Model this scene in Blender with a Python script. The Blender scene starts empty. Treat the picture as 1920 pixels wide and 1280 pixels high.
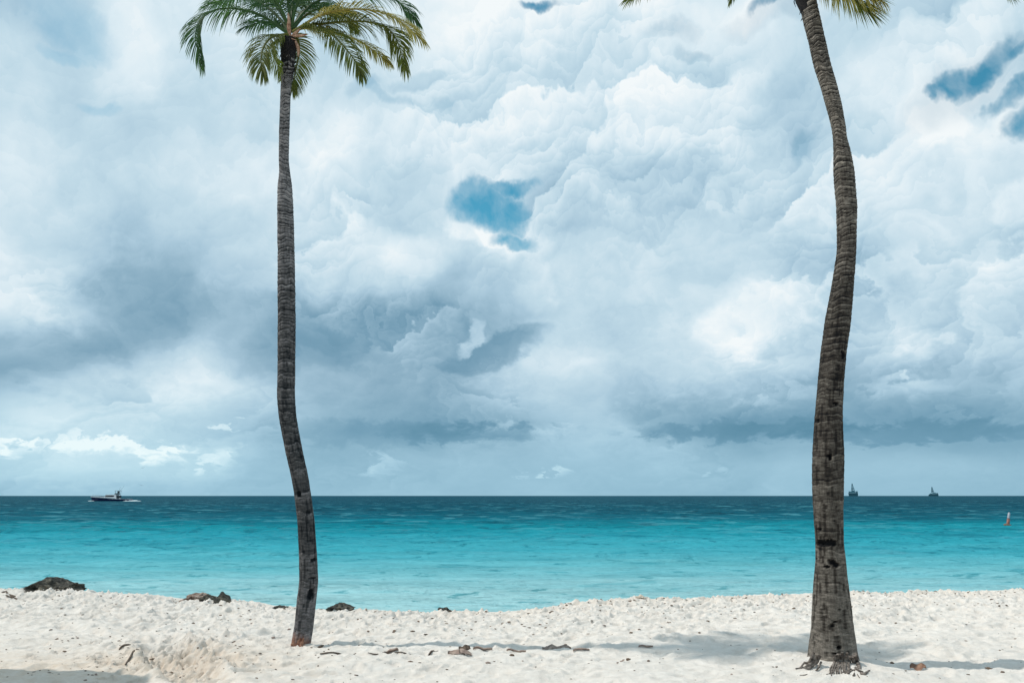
import bpy, math, random
import numpy as np
from mathutils import Vector, Matrix, noise as mnoise
random.seed(7)
rng = np.random.default_rng(11)
scene = bpy.context.scene
COL = scene.collection
PI = math.pi

# ------------------------------------------------------------------ camera
F = 26.0 / 36.0 * 1920.0
PITCH = math.radians(11.77)
EYE = 1.6
SEA = -0.5
cam_d = bpy.data.cameras.new('camera')
cam_d.lens = 26.0
cam_d.sensor_width = 36.0
cam_d.clip_end = 100000.0
cam_d.clip_start = 0.05
cam = bpy.data.objects.new('camera', cam_d)
cam.location = (0, 0, EYE)
cam.rotation_euler = (math.radians(90) + PITCH, 0, 0)
COL.objects.link(cam)
scene.camera = cam

def ray(px, py):
    a = (px - 960.0) / F
    b = (640.0 - py) / F
    c, s = math.cos(PITCH), math.sin(PITCH)
    return Vector((a, c - b * s, s + b * c))

def at(px, py, Y):
    """photo measurement -> point standing at distance Y from the viewer"""
    d = ray(px, py)
    return Vector((0, 0, EYE)) + d * (Y / d.y)

def on_z(px, py, z=0.0):
    d = ray(px, py)
    return Vector((0, 0, EYE)) + d * ((z - EYE) / d.z)

# ------------------------------------------------------------------ helpers
def lin(r, g, b):
    f = lambda c: (c / 255 / 12.92) if c / 255 <= 0.04045 else ((c / 255 + 0.055) / 1.055) ** 2.4
    return (f(r), f(g), f(b), 1.0)

def link(name, me, mat=None, parent=None):
    o = bpy.data.objects.new(name, me)
    if mat is not None and me is not None:
        me.materials.append(mat)
    COL.objects.link(o)
    if parent is not None:
        o.parent = parent
    return o

def tag(o, label=None, cat=None, group=None, kind=None):
    if label: o['label'] = label
    if cat: o['category'] = cat
    if group: o['group'] = group
    if kind: o['kind'] = kind
    return o

def empty(name, loc, rz=0.0):
    o = bpy.data.objects.new(name, None)
    o.empty_display_size = 0.2
    COL.objects.link(o)
    o.location = loc
    o.rotation_euler = (0, 0, rz)
    return o

def big_mesh(name, V, Q, smooth=True):
    me = bpy.data.meshes.new(name)
    n, m = len(V), len(Q)
    me.vertices.add(n)
    me.vertices.foreach_set('co', V.astype(np.float32).ravel())
    k = Q.shape[1]
    me.loops.add(m * k)
    me.loops.foreach_set('vertex_index', Q.astype(np.int32).ravel())
    me.polygons.add(m)
    me.polygons.foreach_set('loop_start', np.arange(0, m * k, k, dtype=np.int32))
    me.polygons.foreach_set('loop_total', np.full(m, k, dtype=np.int32))
    me.update(calc_edges=True)
    me.polygons.foreach_set('use_smooth', np.full(m, smooth))
    me.validate()
    return me

def grid_quads(ny, nx, wrap=False):
    i = np.arange(ny - 1)[:, None]
    if wrap:
        j = np.arange(nx)[None, :]
        j2 = (j + 1) % nx
    else:
        j = np.arange(nx - 1)[None, :]
        j2 = j + 1
    a = i * nx + j; b = i * nx + j2; c = (i + 1) * nx + j2; d = (i + 1) * nx + j
    return np.stack([a, b, c, d], -1).reshape(-1, 4)

class MB:
    """collects shapes, links them as one mesh"""
    def __init__(self):
        self.v, self.f = [], []
    def add(self, vs, fs):
        k = len(self.v)
        self.v += [tuple(p) for p in vs]
        self.f += [tuple(i + k for i in q) for q in fs]
    def box(self, x0, x1, y0, y1, z0, z1, taper=0.0):
        t = taper
        vs = [(x0, y0, z0), (x1, y0, z0), (x1, y1, z0), (x0, y1, z0),
              (x0 + t, y0 + t, z1), (x1 - t, y0 + t, z1), (x1 - t, y1 - t, z1), (x0 + t, y1 - t, z1)]
        self.add(vs, [(3, 2, 1, 0), (4, 5, 6, 7), (0, 1, 5, 4), (1, 2, 6, 5), (2, 3, 7, 6), (3, 0, 4, 7)])
    def tube(self, pts, rads, n=8, cap=True):
        pts = [Vector(p) for p in pts]
        k = len(self.v)
        ref = Vector((0.13, 0.31, 0.94))
        for i, p in enumerate(pts):
            t = (pts[min(i + 1, len(pts) - 1)] - pts[max(i - 1, 0)]).normalized()
            if abs(t.dot(ref)) > 0.97: ref = Vector((1, 0.1, 0))
            a = t.cross(ref).normalized(); b = t.cross(a)
            r = rads[i] if hasattr(rads, '__len__') else rads
            for j in range(n):
                w = 2 * PI * j / n
                self.v.append(tuple(p + a * (math.cos(w) * r) + b * (math.sin(w) * r)))
        for i in range(len(pts) - 1):
            for j in range(n):
                self.f.append((k + i * n + j, k + i * n + (j + 1) % n, k + (i + 1) * n + (j + 1) % n, k + (i + 1) * n + j))
        if cap:
            self.f.append(tuple(k + j for j in range(n)))
            self.f.append(tuple(k + (len(pts) - 1) * n + j for j in reversed(range(n))))
    def mesh(self, name, smooth=False):
        me = bpy.data.meshes.new(name)
        me.from_pydata(self.v, [], self.f)
        me.update()
        if smooth:
            me.polygons.foreach_set('use_smooth', [True] * len(me.polygons))
        return me
    def build(self, name, mat, parent=None, smooth=False):
        return link(name, self.mesh(name, smooth), mat, parent)

# value noise in numpy
_lat = rng.random((256, 256))
def vnoise(x, y):
    xi = np.floor(x).astype(int); yi = np.floor(y).astype(int)
    fx = x - xi; fy = y - yi
    fx = fx * fx * (3 - 2 * fx); fy = fy * fy * (3 - 2 * fy)
    a = _lat[yi % 256, xi % 256]; b = _lat[yi % 256, (xi + 1) % 256]
    c = _lat[(yi + 1) % 256, xi % 256]; d = _lat[(yi + 1) % 256, (xi + 1) % 256]
    return (a * (1 - fx) + b * fx) * (1 - fy) + (c * (1 - fx) + d * fx) * fy - 0.5
def fbm(x, y, oct=4, gain=0.5):
    s = 0; a = 1.0
    for k in range(oct):
        s = s + a * vnoise(x * 2 ** k + 17.3 * k, y * 2 ** k + 9.1 * k); a *= gain
    return s

# ------------------------------------------------------------------ node helpers
class NT:
    def __init__(self, tree):
        self.t = tree; self.n = tree.nodes; self.l = tree.links
    def new(self, typ, **kw):
        nd = self.n.new(typ)
        for k, v in kw.items():
            setattr(nd, k, v)
        return nd
    def put(self, sock, val):
        if hasattr(val, 'bl_rna') and isinstance(val, bpy.types.NodeSocket):
            self.l.new(val, sock)
        elif val is not None:
            sock.default_value = val
    def math(self, op, a, b=None, c=None, clamp=False):
        nd = self.new('ShaderNodeMath', operation=op, use_clamp=clamp)
        for i, v in enumerate((a, b, c)):
            if v is not None: self.put(nd.inputs[i], v)
        return nd.outputs[0]
    def vmath(self, op, a, b=None, scale=None):
        nd = self.new('ShaderNodeVectorMath', operation=op)
        self.put(nd.inputs[0], a)
        if b is not None: self.put(nd.inputs[1], b)
        if scale is not None: self.put(nd.inputs['Scale'], scale)
        return nd.outputs['Value'] if op in ('LENGTH', 'DOT_PRODUCT') else nd.outputs['Vector']
    def noise(self, vec, scale, detail=4, rough=0.5, dist=0.0, typ=None, color=False):
        nd = self.new('ShaderNodeTexNoise')
        if typ: nd.noise_type = typ
        if vec is not None: self.put(nd.inputs['Vector'], vec)
        nd.inputs['Scale'].default_value = scale
        nd.inputs['Detail'].default_value = detail
        nd.inputs['Roughness'].default_value = rough
        nd.inputs['Distortion'].default_value = dist
        return nd.outputs['Color'] if color else nd.outputs['Fac']
    def maprange(self, v, a, b, c=0.0, d=1.0, smooth=False, clamp=True):
        nd = self.new('ShaderNodeMapRange', clamp=clamp)
        nd.interpolation_type = 'SMOOTHSTEP' if smooth else 'LINEAR'
        self.put(nd.inputs['Value'], v)
        for nm, x in (('From Min', a), ('From Max', b), ('To Min', c), ('To Max', d)):
            self.put(nd.inputs[nm], x)
        return nd.outputs['Result']
    def mix(self, fac, a, b, blend='MIX'):
        nd = self.new('ShaderNodeMix', data_type='RGBA', blend_type=blend)
        self.put(nd.inputs[0], fac); self.put(nd.inputs[6], a); self.put(nd.inputs[7], b)
        return nd.outputs[2]
    def fmix(self, fac, a, b):
        nd = self.new('ShaderNodeMix', data_type='FLOAT')
        self.put(nd.inputs[0], fac); self.put(nd.inputs[2], a); self.put(nd.inputs[3], b)
        return nd.outputs[0]
    def ramp(self, fac, stops, interp='LINEAR'):
        nd = self.new('ShaderNodeValToRGB')
        cr = nd.color_ramp; cr.interpolation = interp
        while len(cr.elements) > 1: cr.elements.remove(cr.elements[-1])
        cr.elements[0].position = stops[0][0]; cr.elements[0].color = stops[0][1]
        for p, c in stops[1:]:
            e = cr.elements.new(p); e.color = c
        self.put(nd.inputs[0], fac)
        return nd.outputs[0]
    def mapping(self, vec, scale=(1, 1, 1), loc=(0, 0, 0), rot=(0, 0, 0), typ='POINT'):
        nd = self.new('ShaderNodeMapping', vector_type=typ)
        self.put(nd.inputs[0], vec)
        nd.inputs['Location'].default_value = loc
        nd.inputs['Rotation'].default_value = rot
        nd.inputs['Scale'].default_value = scale
        return nd.outputs[0]
    def comb(self, x, y, z=0.0):
        nd = self.new('ShaderNodeCombineXYZ')
        for i, v in enumerate((x, y, z)): self.put(nd.inputs[i], v)
        return nd.outputs[0]
    def sep(self, v):
        nd = self.new('ShaderNodeSeparateXYZ'); self.put(nd.inputs[0], v)
        return nd.outputs[0], nd.outputs[1], nd.outputs[2]

def material(name):
    m = bpy.data.materials.new(name); m.use_nodes = True
    m.node_tree.nodes.clear()
    nt = NT(m.node_tree)
    out = nt.new('ShaderNodeOutputMaterial')
    return m, nt, out

def principled(nt, out, color, rough=0.8, normal=None, spec=0.3, metallic=0.0, **kw):
    b = nt.new('ShaderNodeBsdfPrincipled')
    nt.put(b.inputs['Base Color'], color)
    nt.put(b.inputs['Roughness'], rough)
    b.inputs['Specular IOR Level'].default_value = spec
    b.inputs['Metallic'].default_value = metallic
    if normal is not None: nt.put(b.inputs['Normal'], normal)
    nt.l.new(b.outputs[0], out.inputs['Surface'])
    return b

def bump(nt, height, strength=0.5, dist=0.01, normal=None):
    b = nt.new('ShaderNodeBump')
    b.inputs['Strength'].default_value = strength
    b.inputs['Distance'].default_value = dist
    nt.put(b.inputs['Height'], height)
    if normal is not None: nt.put(b.inputs['Normal'], normal)
    return b.outputs[0]

def simple_mat(name, c1, c2, rough=0.7, scale=8.0, bdist=0.004, spec=0.3):
    m, nt, out = material(name)
    tc = nt.new('ShaderNodeTexCoord').outputs['Object']
    n = nt.noise(tc, scale, 5, 0.6)
    col = nt.mix(nt.maprange(n, 0.35, 0.65), c1, c2)
    principled(nt, out, col, rough, bump(nt, nt.noise(tc, scale * 4, 4), 0.6, bdist), spec)
    return m

# ------------------------------------------------------------------ sun and world
SUN_EL = math.radians(54)
SUN_DIR = Vector((-math.cos(SUN_EL), 0.05 * math.cos(SUN_EL), math.sin(SUN_EL))).normalized()
sl = bpy.data.lights.new('sun', 'SUN')
sl.energy = 2.9
sl.angle = math.radians(0.6)
sl.color = (1.0, 0.95, 0.87)
so = bpy.data.objects.new('sun', sl)
so.rotation_euler = SUN_DIR.to_track_quat('Z', 'Y').to_euler()
so.location = (-20, 2, 30)
COL.objects.link(so)

# brightness of the overcast by eye: rows = height in the sky, columns = bearing
CX = [0, 120, 240, 360, 480, 600, 720, 840, 960, 1080, 1200, 1320, 1440, 1560, 1680, 1800, 1920]
CY = [0, 80, 160, 240, 320, 400, 480, 560, 640, 720, 800, 860, 925]
CL = [
 [195, 172, 225, 212, 205, 205, 210, 225, 228, 226, 226, 226, 205, 205, 208, 200, 215],
 [215, 178, 228, 212, 210, 208, 208, 212, 226, 226, 212, 226, 215, 202, 216, 196, 190],
 [202, 186, 224, 200, 214, 215, 204, 206, 220, 221, 216, 214, 195, 214, 226, 195, 200],
 [216, 198, 204, 200, 214, 221, 215, 206, 216, 211, 206, 211, 184, 206, 220, 228, 196],
 [212, 210, 199, 195, 196, 212, 206, 198, 214, 206, 186, 196, 196, 206, 210, 216, 200],
 [216, 196, 190, 202, 216, 202, 196, 200, 200, 190, 196, 212, 206, 206, 218, 206, 208],
 [200, 190, 184, 196, 196, 206, 220, 196, 206, 196, 210, 206, 200, 196, 206, 216, 196],
 [224, 188, 160, 178, 186, 184, 198, 172, 186, 206, 200, 216, 226, 190, 190, 195, 186],
 [182, 160, 168, 182, 152, 156, 150, 150, 165, 206, 196, 200, 206, 190, 206, 195, 190],
 [160, 204, 204, 216, 190, 164, 164, 174, 195, 206, 180, 184, 184, 166, 180, 184, 184],
 [212, 208, 202, 198, 180, 160, 150, 150, 166, 190, 174, 152, 142, 150, 146, 142, 150],
 [188, 206, 202, 196, 176, 172, 172, 174, 177, 180, 178, 178, 178, 178, 178, 176, 174],
 [178, 180, 180, 178, 176, 175, 175, 175, 175, 175, 175, 174, 174, 173, 173, 172, 172],
]
def lum_at(px, py):
    px = min(max(px, 0), 1919.99); py = min(max(py, 0), 924.99)
    j = int(px // 120); fx = (px - CX[j]) / 120
    i = max(k for k in range(len(CY) - 1) if CY[k] <= py)
    fy = (py - CY[i]) / (CY[i + 1] - CY[i])
    a = CL[i][j] * (1 - fx) + CL[i][j + 1] * fx
    b = CL[i + 1][j] * (1 - fx) + CL[i + 1][j + 1] * fx
    return a * (1 - fy) + b * fy
def to_px(az, el):
    d = Vector((math.sin(az) * math.cos(el), math.cos(az) * math.cos(el), math.sin(el)))
    c, s = math.cos(PITCH), math.sin(PITCH)
    f = d.y * c + d.z * s; u = -d.y * s + d.z * c
    return 960 + F * d.x / f, 640 - F * u / f
def azel(px, py):
    d = ray(px, py).normalized()
    return math.atan2(d.x, d.y), math.asin(d.z)

world = bpy.data.worlds.new('World')
scene.world = world
world.use_nodes = True
world.node_tree.nodes.clear()
W = NT(world.node_tree)
wout = W.new('ShaderNodeOutputWorld')
bg = W.new('ShaderNodeBackground')
STR = 0.1
bg.inputs['Strength'].default_value = STR
W.l.new(bg.outputs[0], wout.inputs['Surface'])
sky = W.new('ShaderNodeTexSky')
sky.sky_type = 'NISHITA'
sky.sun_disc = False
sky.sun_elevation = SUN_EL
sky.sun_rotation = math.atan2(SUN_DIR.x, SUN_DIR.y)
sky.air_density = 1.0; sky.dust_density = 0.4; sky.ozone_density = 2.0
dirv = W.new('ShaderNodeTexCoord').outputs['Generated']
dx, dy, dz = W.sep(dirv)
az = W.math('ARCTAN2', dx, dy)
el = W.math('ARCSINE', dz)
# clouds look smaller and flatter towards the horizon
shrink = W.math('DIVIDE', 1.0, W.math('ADD', W.math('MAXIMUM', dz, 0.0), 0.42))
stretched = W.comb(W.math('MULTIPLY', dx, 1.7), W.math('MULTIPLY', dy, 1.7), W.math('MULTIPLY', W.math('MULTIPLY', dz, 2.1), shrink))
# ragged billowing of every outline
wn = W.noise(stretched, 2.6, 6, 0.52, 0.0, color=True)
wv = W.vmath('SUBTRACT', wn, (0.5, 0.5, 0.5))
wxx, wyy, wzz = W.sep(wv)
amp = W.maprange(el, 0.02, 0.35, 0.10, 0.20)
az2 = W.math('MULTIPLY_ADD', wxx, W.math('MULTIPLY', amp, 1.2), az)
ampv = W.maprange(el, 0.0, 0.35, 0.012, 0.16)
el2 = W.math('MULTIPLY_ADD', wyy, ampv, el)
# coarse brightness map
A0, A1, NA = math.radians(-36), math.radians(36), 29
rows = [math.radians(e) for e in (0.3, 2, 3.5, 5, 7.5, 10, 13, 16, 19, 22, 25, 28, 31, 34, 37)]
t = W.maprange(az2, A0, A1)
cur = None
for k, e in enumerate(rows):
    stops = []
    for j in range(NA):
        p = j / (NA - 1)
        L = lum_at(*to_px(A0 + (A1 - A0) * p, e)) / 255.0
        stops.append((p, (L, L, L, 1)))
    # each step waits for the one before it, which keeps the shader's working memory small
    r = W.math('MULTIPLY', W.ramp(t if cur is None else W.math('MULTIPLY_ADD', cur, 1e-7, t), stops, 'B_SPLINE'), 1.0001)
    if cur is None: cur = r
    else:
        cur = W.fmix(W.maprange(el2, rows[k - 1], e, smooth=True), cur, r)
L = cur
warped = W.vmath('ADD', stretched, W.vmath('SCALE', wv, scale=0.22))
f0 = W.math('SUBTRACT', W.noise(warped, 4.6, 5, 0.54), 0.5)
soft_n = W.noise(W.vmath('ADD', stretched, (3.1, 1.7, 0.4)), 2.4, 2, 0.5)
puffy = W.maprange(soft_n, 0.44, 0.62, 0.36, 1.0, smooth=True)
damp = W.maprange(el, 0.03, 0.18, 0.30, 1.0, smooth=True)
L = W.math('MULTIPLY_ADD', W.math('MULTIPLY', damp, f0), 0.22, L)
# a second, weaker warp for the crisp features
wn2 = W.noise(stretched, 6.5, 5, 0.56, 0.0, color=True)
w2x, w2y, _ = W.sep(W.vmath('SUBTRACT', wn2, (0.5, 0.5, 0.5)))
az3 = W.math('MULTIPLY_ADD', w2x, 0.12, az)
el3 = W.math('MULTIPLY_ADD', w2y, 0.10, el)
P3 = W.comb(az3, el3, 1.0)
fine = W.math('SUBTRACT', W.noise(warped, 16.0, 4, 0.6, 0.0), 0.5)
fx_ = W.math('SINE', W.math('MULTIPLY', fine, 14.0))
az4 = W.math('MULTIPLY_ADD', fx_, 0.014, W.math('MULTIPLY_ADD', w2x, 0.05, az))
el4 = W.math('MULTIPLY_ADD', fine, 0.050, W.math('MULTIPLY_ADD', w2y, 0.02, el))
P4 = W.comb(az4, el4, 1.0)
# rounded heads: each cell is lit on the side towards the sun and shaded below
def heads(scale, ox, amt, Lin, smooth=True):
    v = W.new('ShaderNodeTexVoronoi', feature='SMOOTH_F1' if smooth else 'F1', voronoi_dimensions='2D')
    q = W.comb(W.math('MULTIPLY_ADD', az5, scale, ox), W.math('MULTIPLY_ADD', el5, scale * 1.25, ox * 0.7), 0.0)
    W.put(v.inputs['Vector'], q)
    v.inputs['Scale'].default_value = 1.0
    if smooth: W.put(v.inputs['Smoothness'], crisp)
    loc = W.vmath('SUBTRACT', q, v.outputs['Position'])
    sh = W.vmath('DOT_PRODUCT', loc, (-0.45, 0.90, 0.0))
    near = W.maprange(v.outputs['Distance'], 0.95, 0.25, 0.0, 1.0, smooth=True)
    sh = W.math('MULTIPLY', sh, W.math('MULTIPLY_ADD', near, 0.55, 0.45))
    return W.math('MULTIPLY_ADD', W.math('MULTIPLY', sh, W.math('MULTIPLY', damp, puffy)), amt, Lin)
crisp = W.maprange(soft_n, 0.44, 0.60, 0.75, 0.05, smooth=True)
az5 = W.math('MULTIPLY_ADD', w2x, 0.17, W.math('MULTIPLY_ADD', wxx, 0.12, az))
el5 = W.math('MULTIPLY_ADD', w2y, 0.15, W.math('MULTIPLY_ADD', wyy, 0.10, el))
L = heads(5.4, 3.3, 0.15, L)
L = heads(14.0, 8.1, 0.068, L)
L = heads(37.0, 5.7, 0.045, L, False)
L = W.math('MULTIPLY_ADD', W.math('SUBTRACT', L, 0.76), 1.06, 0.764)
LAST = [L]
def CHAIN(vec):
    return W.vmath('ADD', vec, W.math('MULTIPLY', LAST[0], 1e-7))
RIM = [(910, 388, 120, 84, -18, .35), (972, 456, 60, 30, 0, .5), (1800, 150, 130, 56, 22, .5), (1912, 235, 60, 50, 0, .5), (1458, 13, 70, 26, 0, .5)]
def blob(px, py, rx, ry, rot=0.0, soft=0.5, vec=None, head=False):
    a, e = azel(px, py)
    a2, e2 = azel(px + 40, py); a3, e3 = azel(px, py - 40)
    sx = math.hypot(a2 - a, (e2 - e)) / 40 * rx
    sy = math.hypot(a3 - a, (e3 - e)) / 40 * ry
    c_, s_ = math.cos(math.radians(rot)), math.sin(math.radians(rot))
    P_ = CHAIN(vec or P3)
    u = W.vmath('DOT_PRODUCT', P_, (c_ / sx, s_ / sx, -(a * c_ + e * s_) / sx))
    v = W.vmath('DOT_PRODUCT', P_, (-s_ / sy, c_ / sy, (a * s_ - e * c_) / sy))
    r2 = W.math('MULTIPLY_ADD', u, u, W.math('MULTIPLY', v, v))
    res = W.maprange(r2, (1 - soft) ** 2, (1 + soft) ** 2, 1, 0, smooth=True)
    if head: res = W.math('MULTIPLY', res, W.maprange(v, -1.0, 0.5, 0.0, 1.0, smooth=True))   # bright crown, dissolving base
    return res
BR = [  # px, py, rx, ry, rot, soft, dL, which
 (1765, 235, 62, 30, -12, .35, .10, 3), (1745, 262, 30, 34, 0, .4, .06, 3), (1850, 290, 70, 60, -25, .8, .03, 3), (1905, 392, 32, 34, 0, .5, .07, 3),
 (790, 470, 60, 34, 15, .6, .06, 3), (880, 428, 44, 26, -25, .28, .09, 3), (760, 520, 60, 44, 0, .7, .05, 3), (930, 458, 34, 12, -20, .4, .08, 3),
 (205, 842, 50, 22, -6, .22, .15, 5), (160, 846, 40, 18, 0, .3, .10, 5), (280, 852, 34, 20, 0, .22, .13, 5), (310, 862, 40, 16, 0, .4, .08, 5), (8, 838, 34, 22, 0, .25, .13, 5), (48, 842, 26, 14, 0, .3, .09, 5),
 (415, 866, 30, 22, 25, .4, .11, 5), (425, 802, 20, 12, 0, .25, .12, 5), (130, 830, 26, 18, 0, .3, .08, 5), (200, 872, 210, 34, 0, .6, .035, 4), (450, 850, 20, 12, 10, .4, .06, 5),
 (1042, 888, 18, 13, 20, .3, .10, 5), (990, 892, 12, 8, 0, .4, .05, 5), (725, 875, 22, 26, 30, .5, .08, 5), (1325, 885, 10, 9, 0, .4, .05, 5), (1040, 810, 18, 12, 0, .6, .05, 4),
 (1430, 590, 90, 46, 12, .7, .05, 3), (1345, 610, 40, 30, 0, .6, .05, 3), (1395, 655, 26, 14, 0, .5, .06, 3), (1700, 645, 36, 40, 20, .4, .07, 3), (1505, 690, 30, 22, 0, .4, .05, 3), (1762, 640, 20, 10, 0, .5, .07, 3),
 (1130, 505, 110, 40, -10, .8, .04, 3), (1010, 520, 30, 30, 0, .6, .05, 3), (1040, 660, 100, 30, 0, .8, .03, 3), (350, 690, 90, 26, 8, .6, .06, 3), (190, 690, 44, 20, 0, .6, .05, 3),
 (20, 580, 60, 44, -20, .6, .07, 3), (60, 775, 90, 40, 0, .45, .05, 3), (1340, 60, 110, 50, 0, .8, .05, 3), (230, 80, 60, 90, 8, .6, .05, 3), (620, 260, 60, 40, 30, .7, .05, 3),
 (930, 648, 92, 30, 24, .30, -.14, 3), (880, 628, 30, 10, 48, .5, .10, 3), (700, 640, 190, 40, 8, .7, -.07, 3), (270, 555, 90, 60, 0, .7, -.07, 3), (70, 655, 110, 44, 10, .6, -.08, 3), (560, 615, 70, 36, 0, .7, -.07, 3),
 (900, 812, 130, 14, 0, .5, -.09, 4), (700, 812, 170, 20, 0, .5, -.05, 4), (1400, 806, 210, 15, 0, .4, -.09, 4), (1700, 812, 230, 17, -1, .4, -.09, 4), (1290, 780, 120, 30, 0, .6, -.04, 4), (1560, 770, 180, 24, 0, .7, -.04, 4),
 (1480, 220, 60, 70, 0, .8, -.07, 3), (1180, 320, 60, 40, 0, .7, -.05, 3), (1480, 500, 200, 30, 0, .7, -.05, 3), (350, 420, 110, 50, 0, .8, -.04, 3), (790, 150, 30, 16, 20, .5, -.08, 3), (700, 165, 30, 12, 20, .5, -.07, 3),
 (1640, 560, 90, 26, 10, .6, -.04, 3), (1200, 740, 60, 40, 0, .5, -.05, 3),
]
for (px, py, rx, ry, rot, soft, dl, wh) in BR:
    L = W.math('MULTIPLY_ADD', blob(px, py, rx, ry, rot, soft, P3 if wh == 3 else P4, wh == 5), dl, L)
    LAST[0] = L
L = W.math('MULTIPLY_ADD', W.math('MULTIPLY', fine, damp), 0.075, L)
for r_ in RIM:
    L = W.math('MULTIPLY_ADD', blob(*r_), 0.045, L)
    LAST[0] = L
# brightness -> cloud colour
def c10(r, g, b):
    c = lin(r, g, b); return (c[0], c[1], c[2], 1)
cloud = W.ramp(L, [(0.40, c10(90, 136, 160)), (0.56, c10(120, 159, 182)), (0.64, c10(145, 179, 199)), (0.72, c10(171, 201, 219)),
                   (0.80, c10(194, 219, 232)), (0.88, c10(220, 236, 244)), (0.96, c10(243, 249, 251))])
# low air is greener and calmer
low = W.maprange(el, 0.0, 0.17, 1.0, 0.0, smooth=True)
cloud = W.mix(W.math('MULTIPLY', low, 0.8), cloud, W.mix(1.0, cloud, (0.86, 1.01, 1.02, 1), 'MULTIPLY'))
cloud = W.vmath('SCALE', cloud, scale=1.0 / STR)
skyc = W.mix(1.0, sky.outputs[0], (0.50, 1.42, 1.28, 1), 'MULTIPLY')
holes = None
for h in [(908, 384, 66, 44, -8, .20), (958, 406, 40, 40, 0, .25), (975, 456, 40, 14, 0, .4), (955, 352, 34, 9, 0, .8),
          (1778, 168, 44, 24, 20, .4), (1840, 130, 64, 22, 28, .6), (1895, 182, 38, 18, 10, .5), (1912, 240, 30, 28, -30, .5), (1735, 192, 22, 8, -10, .6), (1895, 95, 32, 12, 20, .7),
          (1458, 10, 36, 12, 0, .6), (1010, 5, 26, 8, 0, .8)]:
    b = blob(*h[:5], min(h[5] * 1.35, .85))
    holes = b if holes is None else W.math('MAXIMUM', holes, b)
    LAST[0] = holes
faint = None
for h in [(1302, 98, 22, 10, 0, .9), (140, 44, 30, 14, -30, .9), (135, 48, 60, 26, -20, .7), (120, 85, 30, 12, 0, .6), (190, 195, 30, 10, 0, .7), (730, 180, 40, 10, -20, .7), (845, 205, 26, 10, 0, .7), (1260, 60, 40, 16, 0, .8), (1515, 262, 24, 22, 40, .7), (1450, 30, 60, 18, 0, .8), (1820, 160, 110, 40, 20, .9)]:
    b = blob(*h)
    faint = b if faint is None else W.math('MAXIMUM', faint, b)
    LAST[0] = faint
hm = W.math('MAXIMUM', holes, W.math('MULTIPLY', faint, 0.28))
veil = W.math('MULTIPLY', hm, W.maprange(fine, -0.12, 0.16, 1.0, 0.66))
final = W.mix(veil, cloud, skyc)
W.put(bg.inputs['Color'], final)

world.cycles.sampling_method = 'NONE'
vs = scene.view_settings
vs.view_transform = 'Standard'
vs.look = 'None'
vs.exposure = 0.0
vs.gamma = 1.0
vs.use_curve_mapping = False

# ------------------------------------------------------------------ materials
# sand
m_sand, nt, out = material('sand')
pos = nt.new('ShaderNodeNewGeometry').outputs['Position']
n1 = nt.noise(pos, 0.9, 5, 0.6)
n2 = nt.noise(pos, 9.0, 5, 0.65)
n3 = nt.noise(pos, 90.0, 4, 0.7)
px_, py_, pz_ = nt.sep(pos)
warm_attr = nt.new('ShaderNodeAttribute', attribute_name='warm').outputs['Fac']
warm = nt.math('ADD', warm_attr, nt.math('MULTIPLY', nt.math('SUBTRACT', n1, 0.5), 0.5), clamp=True)
c = nt.mix(nt.maprange(n2, 0.3, 0.7), (0.735, 0.67, 0.605, 1), (0.84, 0.785, 0.725, 1))
c = nt.mix(warm, c, nt.mix(nt.maprange(n2, 0.35, 0.65), (0.70, 0.58, 0.47, 1), (0.78, 0.69, 0.60, 1)))
c = nt.mix(nt.maprange(n3, 0.66, 0.78, 0.0, 0.35), c, (0.42, 0.33, 0.26, 1))
wet = nt.maprange(pz_, SEA + 0.02, SEA + 0.16, 1.0, 0.0)
c = nt.mix(wet, c, (0.42, 0.37, 0.31, 1))
hsum = nt.math('ADD', nt.math('MULTIPLY', n2, 0.6), nt.math('MULTIPLY', n3, 0.25))
principled(nt, out, c, 0.92, bump(nt, hsum, 1.0, 0.05), 0.15)

# sea
m_sea, nt, out = material('sea_water')
pos = nt.new('ShaderNodeNewGeometry').outputs['Position']
X, Y, Z = nt.sep(pos)
t_px = nt.math('DIVIDE', 3040.0, nt.math('MAXIMUM', Y, 5.0))
patch = nt.noise(nt.mapping(pos, (0.020, 0.10, 1)), 1.0, 5, 0.6, 0.6)
patch2 = nt.noise(nt.mapping(pos, (0.0025, 0.012, 1)), 1.0, 4, 0.55, 0.4)
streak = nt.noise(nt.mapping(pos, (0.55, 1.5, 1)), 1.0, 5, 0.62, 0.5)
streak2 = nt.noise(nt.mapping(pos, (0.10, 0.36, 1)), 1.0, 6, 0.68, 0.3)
shift = nt.math('ADD', nt.math('MULTIPLY', nt.math('SUBTRACT', patch, 0.5), nt.math('MULTIPLY', t_px, 0.85)),
                nt.math('MULTIPLY', nt.math('SUBTRACT', patch2, 0.5), nt.math('MULTIPLY', t_px, 0.9)))
far_l = nt.math('MULTIPLY', nt.math('MULTIPLY', X, -0.06), nt.math('MINIMUM', nt.math('DIVIDE', 60.0, nt.math('MAXIMUM', Y, 20.0)), 1.0))
tt = nt.math('DIVIDE', nt.math('ADD', t_px, shift), 220.0)
S = lambda r, g, b, k=1.0: tuple(v * k for v in lin(r, g, b)[:3]) + (1.0,)
K = 0.74
deep = nt.ramp(tt, [(0.0, S(0, 62, 82, K)), (0.06, S(0, 72, 92, K)), (0.13, S(0, 92, 112, K)), (0.18, S(2, 116, 136, K)), (0.23, S(10, 152, 168, K)),
                    (0.34, S(44, 172, 190, K)), (0.48, S(78, 190, 206, K)), (0.66, S(120, 206, 217, K)), (0.82, S(160, 221, 228, K)), (1.0, S(186, 231, 234, K))])
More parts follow.
